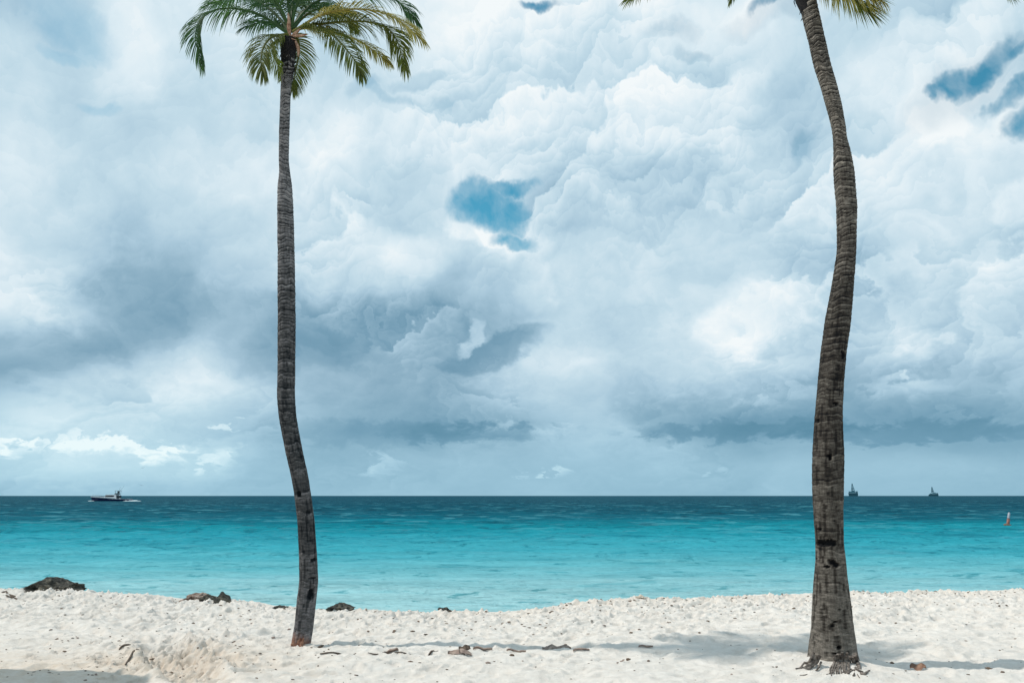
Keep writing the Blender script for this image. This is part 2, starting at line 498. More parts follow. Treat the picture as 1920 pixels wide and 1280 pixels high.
dk = nt.math('MULTIPLY', nt.maprange(streak, 0.57, 0.64, 0.0, 0.85), nt.maprange(Y, 15.0, 40.0, 0.45, 1.0))  # shaded wave faces painted into the water colour as dark streaks
s3 = nt.noise(nt.mapping(pos, (1.5, 1.6, 1), (3, 1, 0)), 1.0, 4, 0.6, 0.3)
s4 = nt.noise(nt.mapping(pos, (0.32, 0.42, 1), (7, 2, 0)), 1.0, 4, 0.6, 0.3)
fleck = nt.math('MAXIMUM', nt.math('MULTIPLY', nt.maprange(s3, 0.60, 0.66, 0.0, 0.8), nt.maprange(Y, 70.0, 40.0)), nt.math('MULTIPLY', nt.maprange(s4, 0.57, 0.63, 0.0, 0.85), nt.math('MULTIPLY', nt.maprange(Y, 30.0, 50.0), nt.maprange(Y, 700.0, 250.0))))
deep = nt.mix(fleck, deep, nt.mix(1.0, deep, (0.30, 0.58, 0.62, 1), 'MULTIPLY'))  # ripple shading put into the colour as darker flecks
lf = nt.math('MULTIPLY', nt.maprange(nt.noise(nt.mapping(pos, (0.30, 0.45, 1), (17, 12, 0)), 1.0, 4, 0.6, 0.3), 0.57, 0.63, 0.0, 0.42), nt.math('MULTIPLY', nt.maprange(Y, 30.0, 60.0), nt.maprange(Y, 900.0, 300.0)))
deep = nt.mix(lf, deep, (0.10, 0.36, 0.42, 1))  # bright ripples drawn as pale flecks in the colour
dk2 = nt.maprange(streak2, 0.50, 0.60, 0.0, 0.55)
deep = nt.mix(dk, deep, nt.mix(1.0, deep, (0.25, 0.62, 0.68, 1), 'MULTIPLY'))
deep = nt.mix(nt.math('MULTIPLY', dk2, nt.maprange(Y, 30.0, 80.0, 0.5, 1.0)), deep, nt.mix(1.0, deep, (0.25, 0.60, 0.66, 1), 'MULTIPLY'))  # broader wave-face darkening, also put into the colour
lt = nt.maprange(nt.noise(nt.mapping(pos, (0.22, 0.85, 1), (5, 9, 0)), 1.0, 6, 0.7, 0.2), 0.56, 0.68, 0.0, 0.30)
deep = nt.mix(lt, deep, (0.16, 0.42, 0.50, 1))  # wave sparkle mixed into the water colour as pale streaks
b1 = nt.noise(nt.mapping(pos, (1.1, 3.0, 1)), 1.0, 6, 0.65, 0.4)
b2 = nt.noise(nt.mapping(pos, (0.18, 0.7, 1)), 1.0, 6, 0.65, 0.3)
nrm = bump(nt, b1, 1.0, 0.12)
nrm = bump(nt, b2, 1.0, 0.9, nrm)
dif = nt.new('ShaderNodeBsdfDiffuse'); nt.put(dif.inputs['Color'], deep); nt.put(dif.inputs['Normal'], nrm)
glo = nt.new('ShaderNodeBsdfGlossy'); glo.inputs['Roughness'].default_value = 0.16; nt.put(glo.inputs['Normal'], nrm)
glo.inputs['Color'].default_value = (0.55, 0.92, 1.0, 1)
fr = nt.new('ShaderNodeFresnel'); fr.inputs['IOR'].default_value = 1.33; nt.put(fr.inputs['Normal'], nrm)
fac = nt.maprange(fr.outputs[0], 0.05, 0.9, 0.01, 0.20)
mx = nt.new('ShaderNodeMixShader'); nt.put(mx.inputs[0], fac)
nt.l.new(dif.outputs[0], mx.inputs[1]); nt.l.new(glo.outputs[0], mx.inputs[2])
nt.l.new(mx.outputs[0], out.inputs['Surface'])

def bark(name, stops, gnd=None):
    m, nt, out = material(name)
    tone = nt.new('ShaderNodeAttribute', attribute_name='tone').outputs['Fac']
    pos = nt.new('ShaderNodeTexCoord').outputs['Object']
    nv = nt.noise(nt.mapping(pos, (1, 1, 0.12)), 75.0, 5, 0.75)
    nh = nt.noise(nt.mapping(pos, (1, 1, 3.5)), 11.0, 5, 0.7, 0.4)
    big = nt.noise(pos, 2.2, 4, 0.6)
    f = nt.math('ADD', tone, nt.math('MULTIPLY', nt.math('SUBTRACT', nv, 0.5), 0.62))
    f = nt.math('ADD', f, nt.math('MULTIPLY', nt.math('SUBTRACT', nh, 0.5), 1.0))
    f = nt.math('ADD', f, nt.math('MULTIPLY', nt.math('SUBTRACT', big, 0.5), 0.35))
    col = nt.ramp(f, stops)
    red = nt.new('ShaderNodeAttribute', attribute_name='red').outputs['Fac']
    col = nt.mix(red, col, nt.mix(nt.maprange(nv, 0.4, 0.6), (0.16, 0.055, 0.03, 1), (0.36, 0.17, 0.10, 1)))
    h = nt.math('ADD', nt.math('MULTIPLY', nh, 0.7), nt.math('MULTIPLY', nv, 0.5))
    principled(nt, out, col, 0.9, bump(nt, h, 0.9, 0.02), 0.15)
    return m
m_bark_l = bark('bark_grey', [(0.0, (0.004, 0.006, 0.008, 1)), (0.3, (0.026, 0.028, 0.030, 1)), (0.55, (0.075, 0.073, 0.073, 1)), (0.8, (0.18, 0.17, 0.175, 1)), (1.0, (0.30, 0.28, 0.27, 1))])
m_bark_r = bark('bark_brown', [(0.0, (0.006, 0.006, 0.007, 1)), (0.3, (0.034, 0.028, 0.023, 1)), (0.55, (0.105, 0.092, 0.078, 1)), (0.8, (0.23, 0.20, 0.17, 1)), (1.0, (0.36, 0.31, 0.26, 1))])

def leaf_mat(name, c1, c2, trans):
    m, nt, out = material(name)
    pos = nt.new('ShaderNodeTexCoord').outputs['Object']
    g = nt.new('ShaderNodeNewGeometry')
    rnd = g.outputs['Random Per Island']
    n = nt.noise(pos, 5.0, 4, 0.6)
    f = nt.math('ADD', nt.math('MULTIPLY', rnd, 0.6), nt.math('MULTIPLY', n, 0.5), clamp=True)
    col = nt.mix(f, c1, c2)
    b = nt.new('ShaderNodeBsdfPrincipled')
    nt.put(b.inputs['Base Color'], col)
    b.inputs['Roughness'].default_value = 0.6
    b.inputs['Specular IOR Level'].default_value = 0.25
    tr = nt.new('ShaderNodeBsdfTranslucent')
    nt.put(tr.inputs['Color'], nt.mix(1.0, col, trans, 'MULTIPLY'))
    mx = nt.new('ShaderNodeMixShader'); mx.inputs[0].default_value = 0.38
    nt.l.new(b.outputs[0], mx.inputs[1]); nt.l.new(tr.outputs[0], mx.inputs[2])
    nt.l.new(mx.outputs[0], out.inputs['Surface'])
    return m
m_green = leaf_mat('leaf_green', (0.012, 0.055, 0.034, 1), (0.085, 0.15, 0.05, 1), (1.5, 1.7, 0.9, 1))
m_olive = leaf_mat('leaf_olive', (0.035, 0.065, 0.020, 1), (0.19, 0.20, 0.045, 1), (1.5, 1.5, 0.7, 1))
m_yellow = leaf_mat('leaf_yellow', (0.14, 0.13, 0.03, 1), (0.55, 0.46, 0.14, 1), (1.3, 1.3, 0.7, 1))
m_lime = leaf_mat('leaf_lime', (0.12, 0.17, 0.02, 1), (0.30, 0.34, 0.05, 1), (1.3, 1.3, 0.6, 1))
m_husk = simple_mat('husk_fibre', (0.20, 0.085, 0.05, 1), (0.50, 0.33, 0.23, 1), 0.85, 20)
m_fibre = simple_mat('dark_fibre', (0.004, 0.005, 0.007, 1), (0.022, 0.018, 0.018, 1), 0.95, 30, 0.01)
m_root = simple_mat('root_bark', (0.05, 0.04, 0.034, 1), (0.26, 0.22, 0.19, 1), 0.9, 25)
m_rootred = simple_mat('red_root', (0.14, 0.05, 0.03, 1), (0.42, 0.24, 0.16, 1), 0.9, 25)

def rock_mat(name, c1, c2, c3):
    m, nt, out = material(name)
    pos = nt.new('ShaderNodeTexCoord').outputs['Object']
    n = nt.noise(pos, 9.0, 7, 0.7, 0.3)
    v = nt.new('ShaderNodeTexVoronoi'); v.inputs['Scale'].default_value = 22; nt.put(v.inputs['Vector'], pos)
    col = nt.ramp(n, [(0.36, c1), (0.52, c2), (0.68, c3)])
    h = nt.math('ADD', n, nt.math('MULTIPLY', v.outputs['Distance'], 0.5))
    principled(nt, out, col, 0.9, bump(nt, h, 1.0, 0.05), 0.2)
    return m
m_rock = rock_mat('dark_rock', (0.016, 0.017, 0.017, 1), (0.075, 0.070, 0.058, 1), (0.24, 0.21, 0.16, 1))
m_rockp = rock_mat('pale_rock', (0.16, 0.10, 0.08, 1), (0.36, 0.27, 0.22, 1), (0.55, 0.48, 0.42, 1))
m_stone = simple_mat('coral_stone', (0.45, 0.36, 0.27, 1), (0.7, 0.64, 0.56, 1), 0.9, 20)
m_dry = simple_mat('dry_leaf', (0.20, 0.10, 0.065, 1), (0.42, 0.27, 0.19, 1), 0.8, 14)
m_strip = simple_mat('dry_strip', (0.20, 0.14, 0.12, 1), (0.46, 0.36, 0.30, 1), 0.85, 14)
m_stick = simple_mat('driftwood', (0.05, 0.035, 0.028, 1), (0.16, 0.12, 0.09, 1), 0.9, 30)
m_bit = simple_mat('debris_dark', (0.05, 0.038, 0.03, 1), (0.26, 0.17, 0.11, 1), 0.9, 40)

# ------------------------------------------------------------------ the sand sheet
crest_px = [(-500, 1090), (0, 1101), (160, 1110), (240, 1113), (430, 1128), (520, 1137), (640, 1143), (800, 1144), (960, 1143), (1080, 1134), (1200, 1123), (1400, 1116), (1525, 1113), (1600, 1108), (1920, 1105), (2400, 1102)]
cr = [on_z(x, y, 0.0) for x, y in crest_px]
crx = np.array([p.x for p in cr]); cry = np.array([p.y for p in cr])
def crest(x):
    return np.interp(x, crx, cry) + 0.10 * np.sin(x * 1.3 + 0.5) * 0.4
BL = on_z(565, 1213); BR_ = on_z(1566, 1252)
xs_f = np.arange(-10.6, 10.6, 0.0165); ys_f = np.arange(6.4, 14.6, 0.019)
def side(a, n, far):
    return np.geomspace(0.05, far, n) + a
xs = np.concatenate([(-side(10.6, 46, 3000))[::-1], xs_f, side(10.6, 46, 3000)])
ys = np.concatenate([(6.4 - np.geomspace(0.05, 3000, 60))[::-1], ys_f, 14.6 + np.geomspace(0.05, 900, 50)])
GX, GY = np.meshgrid(xs, ys)
infine = ((GX > -10.7) & (GX < 10.7) & (GY > 6.3) & (GY < 14.8)).astype(float)
d = GY - crest(GX)
Zb = np.where(d < 0, 0.0, 0)
beach = -0.21 * (np.sqrt(d * d + 0.10) + d) * 0.5 + 0.0
H = np.maximum(beach, -6.0 - 0 * d)
H = H + 0.030 * np.exp(-(d + 0.35) ** 2 / 0.25) * (0.5 + vnoise(GX * 0.8 + 3, GY * 0.0 + 5))
chop = np.clip(1.0 - np.clip(d, 0, 3) / 3, 0, 1)
H += infine * chop * (0.060 * fbm(GX * 0.8, GY * 0.9, 3) + 0.052 * fbm(GX * 2.2 + 40, GY * 3.4, 4, 0.6))
# smoother drag marks of soft sand
H += infine * chop * 0.016 * np.abs(fbm(GX * 5.0 + 80, GY * 7.0, 4, 0.62))
# footprints and hollows
x0, y0 = xs_f[0], ys_f[0]
ix0, iy0 = 46, 60
def dent(cx, cy, a, b, ang, depth, rim=0.35):
    R = max(a, b) * 2.2
    i0 = int((cx - R - x0) / 0.0165); i1 = int((cx + R - x0) / 0.0165) + 1
    j0 = int((cy - R - y0) / 0.019); j1 = int((cy + R - y0) / 0.019) + 1
    i0 = max(i0, 0); j0 = max(j0, 0); i1 = min(i1, len(xs_f)); j1 = min(j1, len(ys_f))
    if i1 <= i0 or j1 <= j0: return
    sl_ = (slice(iy0 + j0, iy0 + j1), slice(ix0 + i0, ix0 + i1))
    xx = GX[sl_] - cx; yy = GY[sl_] - cy
    u = (xx * math.cos(ang) + yy * math.sin(ang)) / a; v = (-xx * math.sin(ang) + yy * math.cos(ang)) / b
    r2 = u * u + v * v
    H[sl_] += -depth * np.exp(-r2 ** 1.5) + rim * depth * np.exp(-((np.sqrt(r2) - 1.45) ** 2) / 0.10)
for k in range(3600):
    cx = rng.uniform(-10, 10)
    cy = 6.6 + (crest(cx) + 0.3 - 6.6) * rng.random() ** 0.75
    s = rng.uniform(0.5, 1.2)
    dens = vnoise(np.array([cx * 0.35 + 9]), np.array([cy * 0.5]))[0] + 0.5
    if rng.random() > 0.25 + dens: continue
    near = cy / crest(cx)
    if cx < -2.6 and cy < 8.9 and rng.random() < 0.6: continue
    dent(cx, cy, 0.13 * s, 0.062 * s, rng.uniform(-0.8, 0.8) + (PI if rng.random() < .5 else 0), rng.uniform(0.012, 0.034) * (0.5 + 0.7 * near ** 2))
for k in range(3800):   # small sharp pits close to the crest
    cx = rng.uniform(-10, 10); cy = crest(cx) - abs(rng.normal(0, 1.5)) + 0.1
    s = rng.uniform(0.5, 1.3)
    dent(cx, cy, 0.055 * s, 0.034 * s, rng.uniform(-0.5, 0.5), rng.uniform(0.012, 0.032), 0.6)
# wheel ruts crossing the lower left
def rut(p, q, w, depth, treads=True):
    ax, ay = p; bx_, by_ = q
    L_ = math.hypot(bx_ - ax, by_ - ay); ux, uy = (bx_ - ax) / L_, (by_ - ay) / L_
    s_ = (GX - ax) * ux + (GY - ay) * uy
    n_ = -(GX - ax) * uy + (GY - ay) * ux + 0.10 * np.sin(s_ * 0.7)
    m_ = infine * np.clip(s_ / 0.5, 0, 1) * np.clip((L_ - s_) / 0.8, 0, 1)
    prof = -depth * np.exp(-(n_ / w) ** 4) + 0.6 * depth * np.exp(-((np.abs(n_) - 1.35 * w) ** 2) / (0.10 * w * w + 0.0004))
    out_ = prof
    if treads:
        out_ = out_ + 0.35 * depth * np.exp(-(n_ / w) ** 4) * np.sin(s_ * 38 + 3 * np.abs(n_) / w)
    return out_ * m_
r1a, r1b = on_z(290, 1196), on_z(430, 1300)
H += rut((r1a.x, r1a.y), (r1b.x, r1b.y), 0.22, 0.085)
p1, p2 = on_z(60, 1160), on_z(330, 1215)
H += rut((p1.x, p1.y), (p2.x, p2.y), 0.16, 0.020, False)
p1, p2 = on_z(200, 1160), on_z(480, 1250)
H += rut((p1.x, p1.y), (p2.x, p2.y), 0.18, 0.022, False)
for k in range(420):   # churned lumps beside the rut
    q = on_z(rng.normal(330, 70), rng.normal(1232, 22))
    dent(q.x, q.y, rng.uniform(.03, .09), rng.uniform(.02, .05), rng.uniform(-1, 1), rng.uniform(-0.03, 0.055), 0.5)
# little mounds round the palm feet
for (b, hgt, r) in ((BR_, 0.07, 0.55), (BL, 0.02, 0.35)):
    H += hgt * np.exp(-((GX - b.x) ** 2 + (GY - b.y) ** 2) / (r * r))
# land behind and beside rises a little
H += np.where(GY < 0, np.minimum(-GY * 0.01, 3.0), 0)
warmth = (np.exp(-(((GX + 4.3) / 1.9) ** 2 + ((GY - 7.4) / 1.0) ** 2)) * 0.95
          + np.exp(-(((GX + 3.1) / 0.8) ** 2 + ((GY - 7.9) / 0.7) ** 2)) * 0.5
          + np.exp(-((d + 0.3) / 0.35) ** 2) * 0.28 * (GX > -1) + 0.07)
warmth = np.clip(warmth, 0, 1)
V = np.stack([GX, GY, H], -1).reshape(-1, 3)
me = big_mesh('beach_sand', V, grid_quads(len(ys), len(xs)))
at_ = me.attributes.new('warm', 'FLOAT', 'POINT')
at_.data.foreach_set('value', warmth.astype(np.float32).ravel())
sand = link('sand', me, m_sand)
tag(sand, kind='structure')
def gz(x, y):
    i = np.searchsorted(xs, x) ; j = np.searchsorted(ys, y)
    i = min(max(i, 1), len(xs) - 1); j = min(max(j, 1), len(ys) - 1)
    fx = (x - xs[i - 1]) / (xs[i] - xs[i - 1]); fy = (y - ys[j - 1]) / (ys[j] - ys[j - 1])
    return float((H[j-1, i-1] * (1-fx) + H[j-1, i] * fx) * (1-fy) + (H[j, i-1] * (1-fx) + H[j, i] * fx) * fy)
def ground(px, py):
    p = on_z(px, py); 
    for _ in range(4):
        p = on_z(px, py, gz(p.x, p.y))
    return Vector((p.x, p.y, gz(p.x, p.y)))

# ------------------------------------------------------------------ the sea
yy = np.concatenate([np.geomspace(9.0, 330.0, 640), np.geomspace(335.0, 60000.0, 70)])
tt_ = np.concatenate([-np.geomspace(0.90, 14, 22)[::-1], np.linspace(-0.88, 0.88, 860), np.geomspace(0.90, 14, 22)])
TX, TY = np.meshgrid(tt_, yy)
SX = TX * TY
SZ = np.zeros_like(SX)
for k in range(80):
    lam = float(np.exp(rng.uniform(math.log(0.45), math.log(7.0))))
    th = rng.normal(0.0, 0.42)
    kx, ky = 2 * PI / lam * math.sin(th), 2 * PI / lam * math.cos(th)
    a_ = 0.0042 * lam ** 0.85
    fade = np.clip((lam / (np.maximum(TY * 0.0060, 0.02)) - 2.5) / 3.0, 0, 1)
    ph = kx * SX + ky * TY + rng.uniform(0, 2 * PI)
    SZ += a_ * fade * (np.sin(ph) + 0.25 * np.sin(2 * ph + 0.6))
SZ *= np.where(np.abs(TX) > 0.89, 0.3, 1.0) * np.clip((TY - 12) / 30, 0.35, 1.0) * (0.6 + 1.2 * (vnoise(SX * 0.06, TY * 0.09) + 0.5))
V = np.stack([SX, TY, SEA + SZ], -1).reshape(-1, 3)
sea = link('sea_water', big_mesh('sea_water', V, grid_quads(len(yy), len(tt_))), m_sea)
tag(sea, kind='structure')

# ------------------------------------------------------------------ palms
def interp_profile(prof, Yd):
    """(py, left px, right px) measurements -> centre line and radius, from the top down"""
    out_ = []
    for (py, a, b) in prof:
        A, B = at(a, py, Yd), at(b, py, Yd)
        out_.append(((A + B) * 0.5, (B - A).length * 0.5))
    return out_

def make_trunk(name, prof, Yd, mat, parent, ring0, ring1, holes, redbase=False, lean=0.0, nseg=40, topup=0.0):
    pr = interp_profile(prof, Yd)
    zz = np.array([p.z for p, r in pr])[::-1]; cx = np.array([p.x for p, r in pr])[::-1]; rr = np.array([r for p, r in pr])[::-1]
    z0, z1 = zz[0] - 0.25, zz[-1]
    n = int((z1 - z0) / 0.0085)
    z = np.linspace(z0, z1, n)
    def sm(a):
        w = np.interp(z, zz, a)
        k = 25
        ker = np.hanning(k); ker /= ker.sum()
        return np.convolve(np.pad(w, k // 2, mode='edge'), ker, 'valid')[:n]
    CXs = sm(cx); R = sm(rr)
    # rings: irregular spacing, closer together higher up
    phs = np.zeros(n); acc = 0.0; edges = []
    hgt = (z - zz[0]) / (z1 - zz[0])
    nxt = ring0 * 0.5; last = z[0]
    ring_id = np.zeros(n, int); ring_t = np.zeros(n)
    sp = ring0
    for i in range(n):
        if z[i] - last > sp:
            last = z[i]; acc += 1
            f = min(max(hgt[i] / 0.55, 0), 1)
            sp = (ring0 + (ring1 - ring0) * f) * random.choice((random.uniform(0.45, 0.8), random.uniform(0.8, 1.3), random.uniform(1.3, 1.9)))
        ring_id[i] = acc; ring_t[i] = min((z[i] - last) / sp, 1.0)
    TH, ZI = np.meshgrid(np.linspace(0, 2 * PI, nseg, endpoint=False), np.arange(n))
    # tilt each ring a bit: shift the sample in z by theta
    sh = (1.1 * np.sin(TH + 0.02 * ZI) + 0.6 * np.sin(2 * TH + 1 + 0.013 * ZI) + 3.6 * vnoise(TH * 1.6 + 5, ZI * 0.045))
    tl = np.clip(ZI + (sh * 2.0).astype(int), 0, n - 1)
    rt = ring_t[tl]; rid = ring_id[tl]
    zw = z[ZI]; hg = hgt[ZI]
    saw = rt ** 1.5                      # flares out to the top lip of each ring, then steps in
    up = np.clip((hg - 0.10) / 0.55, 0, 1) ** 1.2
    brk = np.clip(0.75 + 1.9 * vnoise(TH * 2.6 + rid * 3.7, rid * 1.3 + 0.0 * TH), 0.1, 1.25)
    relief = (0.008 + 0.047 * up) * (saw - 0.45)
    relief = relief * (0.6 + 0.8 * _lat[rid % 256, 3])
    crack = fbm(TH * 7.0, zw * 4.0, 3, 0.6)
    relief = relief + 0.035 * fbm(TH * 2.0, zw * 6, 3) + np.where(crack < -0.30, -0.03, 0)
    Rv = R[ZI] * (1 + relief)
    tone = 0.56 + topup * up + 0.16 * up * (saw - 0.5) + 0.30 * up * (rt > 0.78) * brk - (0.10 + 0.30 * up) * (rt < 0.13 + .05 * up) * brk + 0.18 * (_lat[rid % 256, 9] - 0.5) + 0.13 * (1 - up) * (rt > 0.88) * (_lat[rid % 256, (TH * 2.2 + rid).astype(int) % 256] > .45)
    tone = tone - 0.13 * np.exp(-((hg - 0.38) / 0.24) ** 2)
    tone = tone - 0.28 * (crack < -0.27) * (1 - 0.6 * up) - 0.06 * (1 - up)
    ph = _lat[rid % 256, (TH * 9).astype(int) % 256]
    tone = tone + 0.09 * (ph - 0.5) * up
    tone = tone + 0.24 * np.exp(-((zw - zz[0]) / 0.7) ** 2)  # paler foot: bounce light off the sand painted into the tone
    Yc = Yd + lean * (zw - zz[0]) / (z1 - zz[0])
    XX = CXs[ZI] + Rv * np.cos(TH); YY = Yc + Rv * np.sin(TH)
    red = np.zeros_like(XX)
    for (hpx, hpy, w, h, dpt) in holes:
        P_ = at(hpx, hpy, Yd - 0.12)
        wm = w / F * Yd / 2 * 0.80; hm_ = h / F * Yd / 2 * 0.88
        wob = 0.9 * fbm(TH * 9, zw * 24, 3)
        q = ((XX - P_.x) / wm) ** 2 + ((zw - P_.z) / hm_) ** 2 + wob * 1.4
        q = np.where(YY > Yc, 9, q)
        k_ = np.clip(1.35 - q, 0, 1)
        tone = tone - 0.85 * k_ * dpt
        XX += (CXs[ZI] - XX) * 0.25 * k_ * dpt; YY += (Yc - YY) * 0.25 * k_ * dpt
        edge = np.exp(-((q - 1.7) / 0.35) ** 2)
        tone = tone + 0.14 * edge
    if redbase:
        red = np.clip(1.15 - (zw - zz[0]) / 0.13 + 0.9 * fbm(TH * 2.2, zw * 5, 3), 0, 1) * 0.9
    # topmost stretch: dark old fibre
    Vt = np.stack([XX, YY, zw], -1).reshape(-1, 3)
    root = Vector(parent.location)
    Vt = Vt - np.array(root)
    me = big_mesh(name, Vt, grid_quads(n, nseg, True))
    for nm, a_ in (('tone', tone), ('red', red)):
        t_ = me.attributes.new(nm, 'FLOAT', 'POINT'); t_.data.foreach_set('value', a_.astype(np.float32).ravel())
    return link(name, me, mat, parent)

def catmull(pts, n):
    P_ = [Vector(p) for p in pts]
    P_ = [P_[0] * 2 - P_[1]] + P_ + [P_[-1] * 2 - P_[-2]]
    res = []
    segs = len(P_) - 3
    for k in range(n):
        t_ = k / (n - 1) * segs
        i = min(int(t_), segs - 1); t_ -= i
        a, b, c_, d_ = P_[i:i + 4]
        res.append(0.5 * ((2 * b) + (c_ - a) * t_ + (2 * a - 5 * b + 4 * c_ - d_) * t_ ** 2 + (3 * b - a - 3 * c_ + d_) * t_ ** 3))
    return res

def leaflet(mb, p, d_, ln, w, droop, nrm, seg=5):
    d_ = d_.normalized(); pts = [p.copy()]; q = p.copy(); dd = d_.copy()
    for i in range(seg):
        dd = (dd + Vector((0, 0, -1)) * droop * (i + 0.4) / seg).normalized()
        q = q + dd * (ln / seg); pts.append(q.copy())
    k = len(mb.v)
    for i, q in enumerate(pts):
        s = i / seg
        ww = w * (0.45 + 1.5 * s) if s < 0.3 else w * (1.0 - ((s - 0.3) / 0.7) ** 1.6)
        t_ = (pts[min(i + 1, seg)] - pts[max(i - 1, 0)]).normalized()
        sd = t_.cross(nrm)
        if sd.length < 1e-3: sd = t_.cross(Vector((1, 0, 0.2)))
        sd.normalize()
        up_ = sd.cross(t_)
        mb.v.append(tuple(q + sd * ww * 0.5 + up_ * ww * 0.22)); mb.v.append(tuple(q)); mb.v.append(tuple(q - sd * ww * 0.5 + up_ * ww * 0.22))
    for i in range(seg):
        a = k + 3 * i
        mb.f.append((a, a + 1, a + 4, a + 3)); mb.f.append((a + 1, a + 2, a + 5, a + 4))

def make_frond(parent, pts, mat, lmax=0.48, n=62, droop=0.55, base=0.16, upv=None, ang=0.75, both=True, w=0.0145, rach_mat=None):
    root = Vector(parent.location)
    pts = [Vector(p) - root for p in pts]
    N = 60
    C = catmull(pts, N)
    mb = MB()
    n = int(n * 1.5); lmax *= 1.14; droop *= 0.85
    total = sum((C[i + 1] - C[i]).length for i in range(N - 1))
    rad = [0.022 * (1 - 0.86 * i / (N - 1)) for i in range(N)]
    mb.tube(C, rad, 6)
    for i in range(n):
        s = base + (1 - base) * (i + random.uniform(-0.3, 0.3)) / (n - 1)
        s = min(max(s, 0.02), 0.999)
        ii = s * (N - 1); k = min(int(ii), N - 2)
        p = C[k].lerp(C[k + 1], ii - k)
        T = (C[min(k + 2, N - 1)] - C[max(k - 1, 0)]).normalized()
        tz = abs(T.z)
        U = Vector(upv) if upv else Vector((0, -(0.12 + tz), 1.0 - 0.75 * tz))
        U = (U - T * U.dot(T))
        if U.length < 0.15: U = Vector((0, -0.3, 0.3)) + Vector((T.z, 0, 0)) * -1
        U.normalize()
        Sd = T.cross(U).normalized()
        q = (s - base) / (1 - base)
        prof_ = min(1.0, 0.45 + 2.2 * q) * (1 - 0.55 * max(0, (q - 0.45) / 0.55) ** 1.5)
        for sg in (-1, 1):
            if random.random() < 0.03: continue
            a = min(ang + 0.30 * q + 0.55 * q ** 4 + random.uniform(-0.12, 0.12), 1.5)
            dd = Sd * sg * math.cos(a) + T * math.sin(a) + U * random.uniform(0.02, 0.28)
            leaflet(mb, p, dd, lmax * prof_ * random.uniform(0.86, 1.08), w * random.uniform(0.8, 1.15), droop * random.uniform(0.75, 1.3), U)
    return mb.build('frond', mat, parent)

# measured outlines of the two trunks
PL = [(88, 527, 553), (110, 528, 553), (128, 527.5, 551), (145, 527, 548.5), (166, 526.5, 545), (205, 525, 544), (246, 523.3, 542.4), (299, 523, 541), (326, 524, 544), (352, 521, 548),
      (397, 520.4, 550), (480, 521, 552), (600, 521, 554), (700, 521, 553), (740, 520, 552.5), (780, 523, 555), (840, 534, 566), (890, 546, 577),
      (927, 552, 583), (977, 558, 589.5), (1040, 561, 594), (1088, 561.5, 596.5), (1102, 560, 595), (1131, 556.6, 592), (1170, 553, 588), (1197, 547.5, 584), (1213, 546, 581)]
PR = [(-90, 1470, 1502), (-40, 1486, 1516), (0, 1499, 1529), (40, 1507, 1538), (80, 1517.5, 1547), (120, 1526, 1556), (160, 1539, 1568), (200, 1550.5, 1578), (240, 1560.5, 1585), (260, 1563, 1587),
      (285, 1564, 1594), (320, 1563.5, 1600.5), (390, 1569.5, 1606), (470, 1570.6, 1604), (530, 1561, 1600), (600, 1548, 1594.5), (660, 1540, 1586),
      (720, 1534, 1580.5), (780, 1529, 1578), (850, 1524.5, 1580.5), (920, 1524.5, 1580), (960, 1527, 1579.4), (1020, 1530.5, 1580), (1050, 1531, 1584),
      (1080, 1528, 1587), (1131, 1525.4, 1593), (1182, 1523, 1599), (1220, 1518.6, 1604), (1241, 1516, 1610), (1256, 1511, 1616)]
YL, YR = BL.y + 0.14, BR_.y + 0.22

palm = empty('coconut_palm', (BL.x, YL, 0))
tag(palm, 'slender grey palm at left with its green and yellow crown in view', 'palm tree', 'coconut palms on the beach')
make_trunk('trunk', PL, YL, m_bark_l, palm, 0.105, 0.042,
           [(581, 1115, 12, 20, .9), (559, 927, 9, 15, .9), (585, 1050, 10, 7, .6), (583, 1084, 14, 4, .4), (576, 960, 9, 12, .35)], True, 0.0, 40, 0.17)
# dark fibrous neck under the crown
mb = MB()
cpts = [at(538, 152, YL), at(539, 135, YL), at(540, 110, YL), at(541, 90, YL), at(542, 74, YL)]
mb.tube([p - palm.location for p in cpts], [0.066, 0.078, 0.090, 0.100, 0.085], 16)
for k in range(70):
    s = random.random(); th = random.uniform(0, 2 * PI)
    p = cpts[0].lerp(cpts[4], s) - palm.location + Vector((math.cos(th), math.sin(th), 0)) * (0.07 + 0.025 * s)
    e = p + Vector((math.cos(th) * random.uniform(.01, .045), math.sin(th) * random.uniform(.01, .04), random.uniform(-0.10, 0.06)))
    mb.tube([p, p.lerp(e, .5) + Vector((0, 0, .01)), e], [0.010, 0.007, 0.002], 5)
mb.build('fibrous_neck', m_fibre, palm)
def cl(X_, Y_, dy=0.0, k=0.45):      # a point measured on the enlarged crown
    return at(320 + X_ / 3.84, Y_ / 3.84, YL + dy * k)   # k keeps the crown shallow
O = (860, 235)
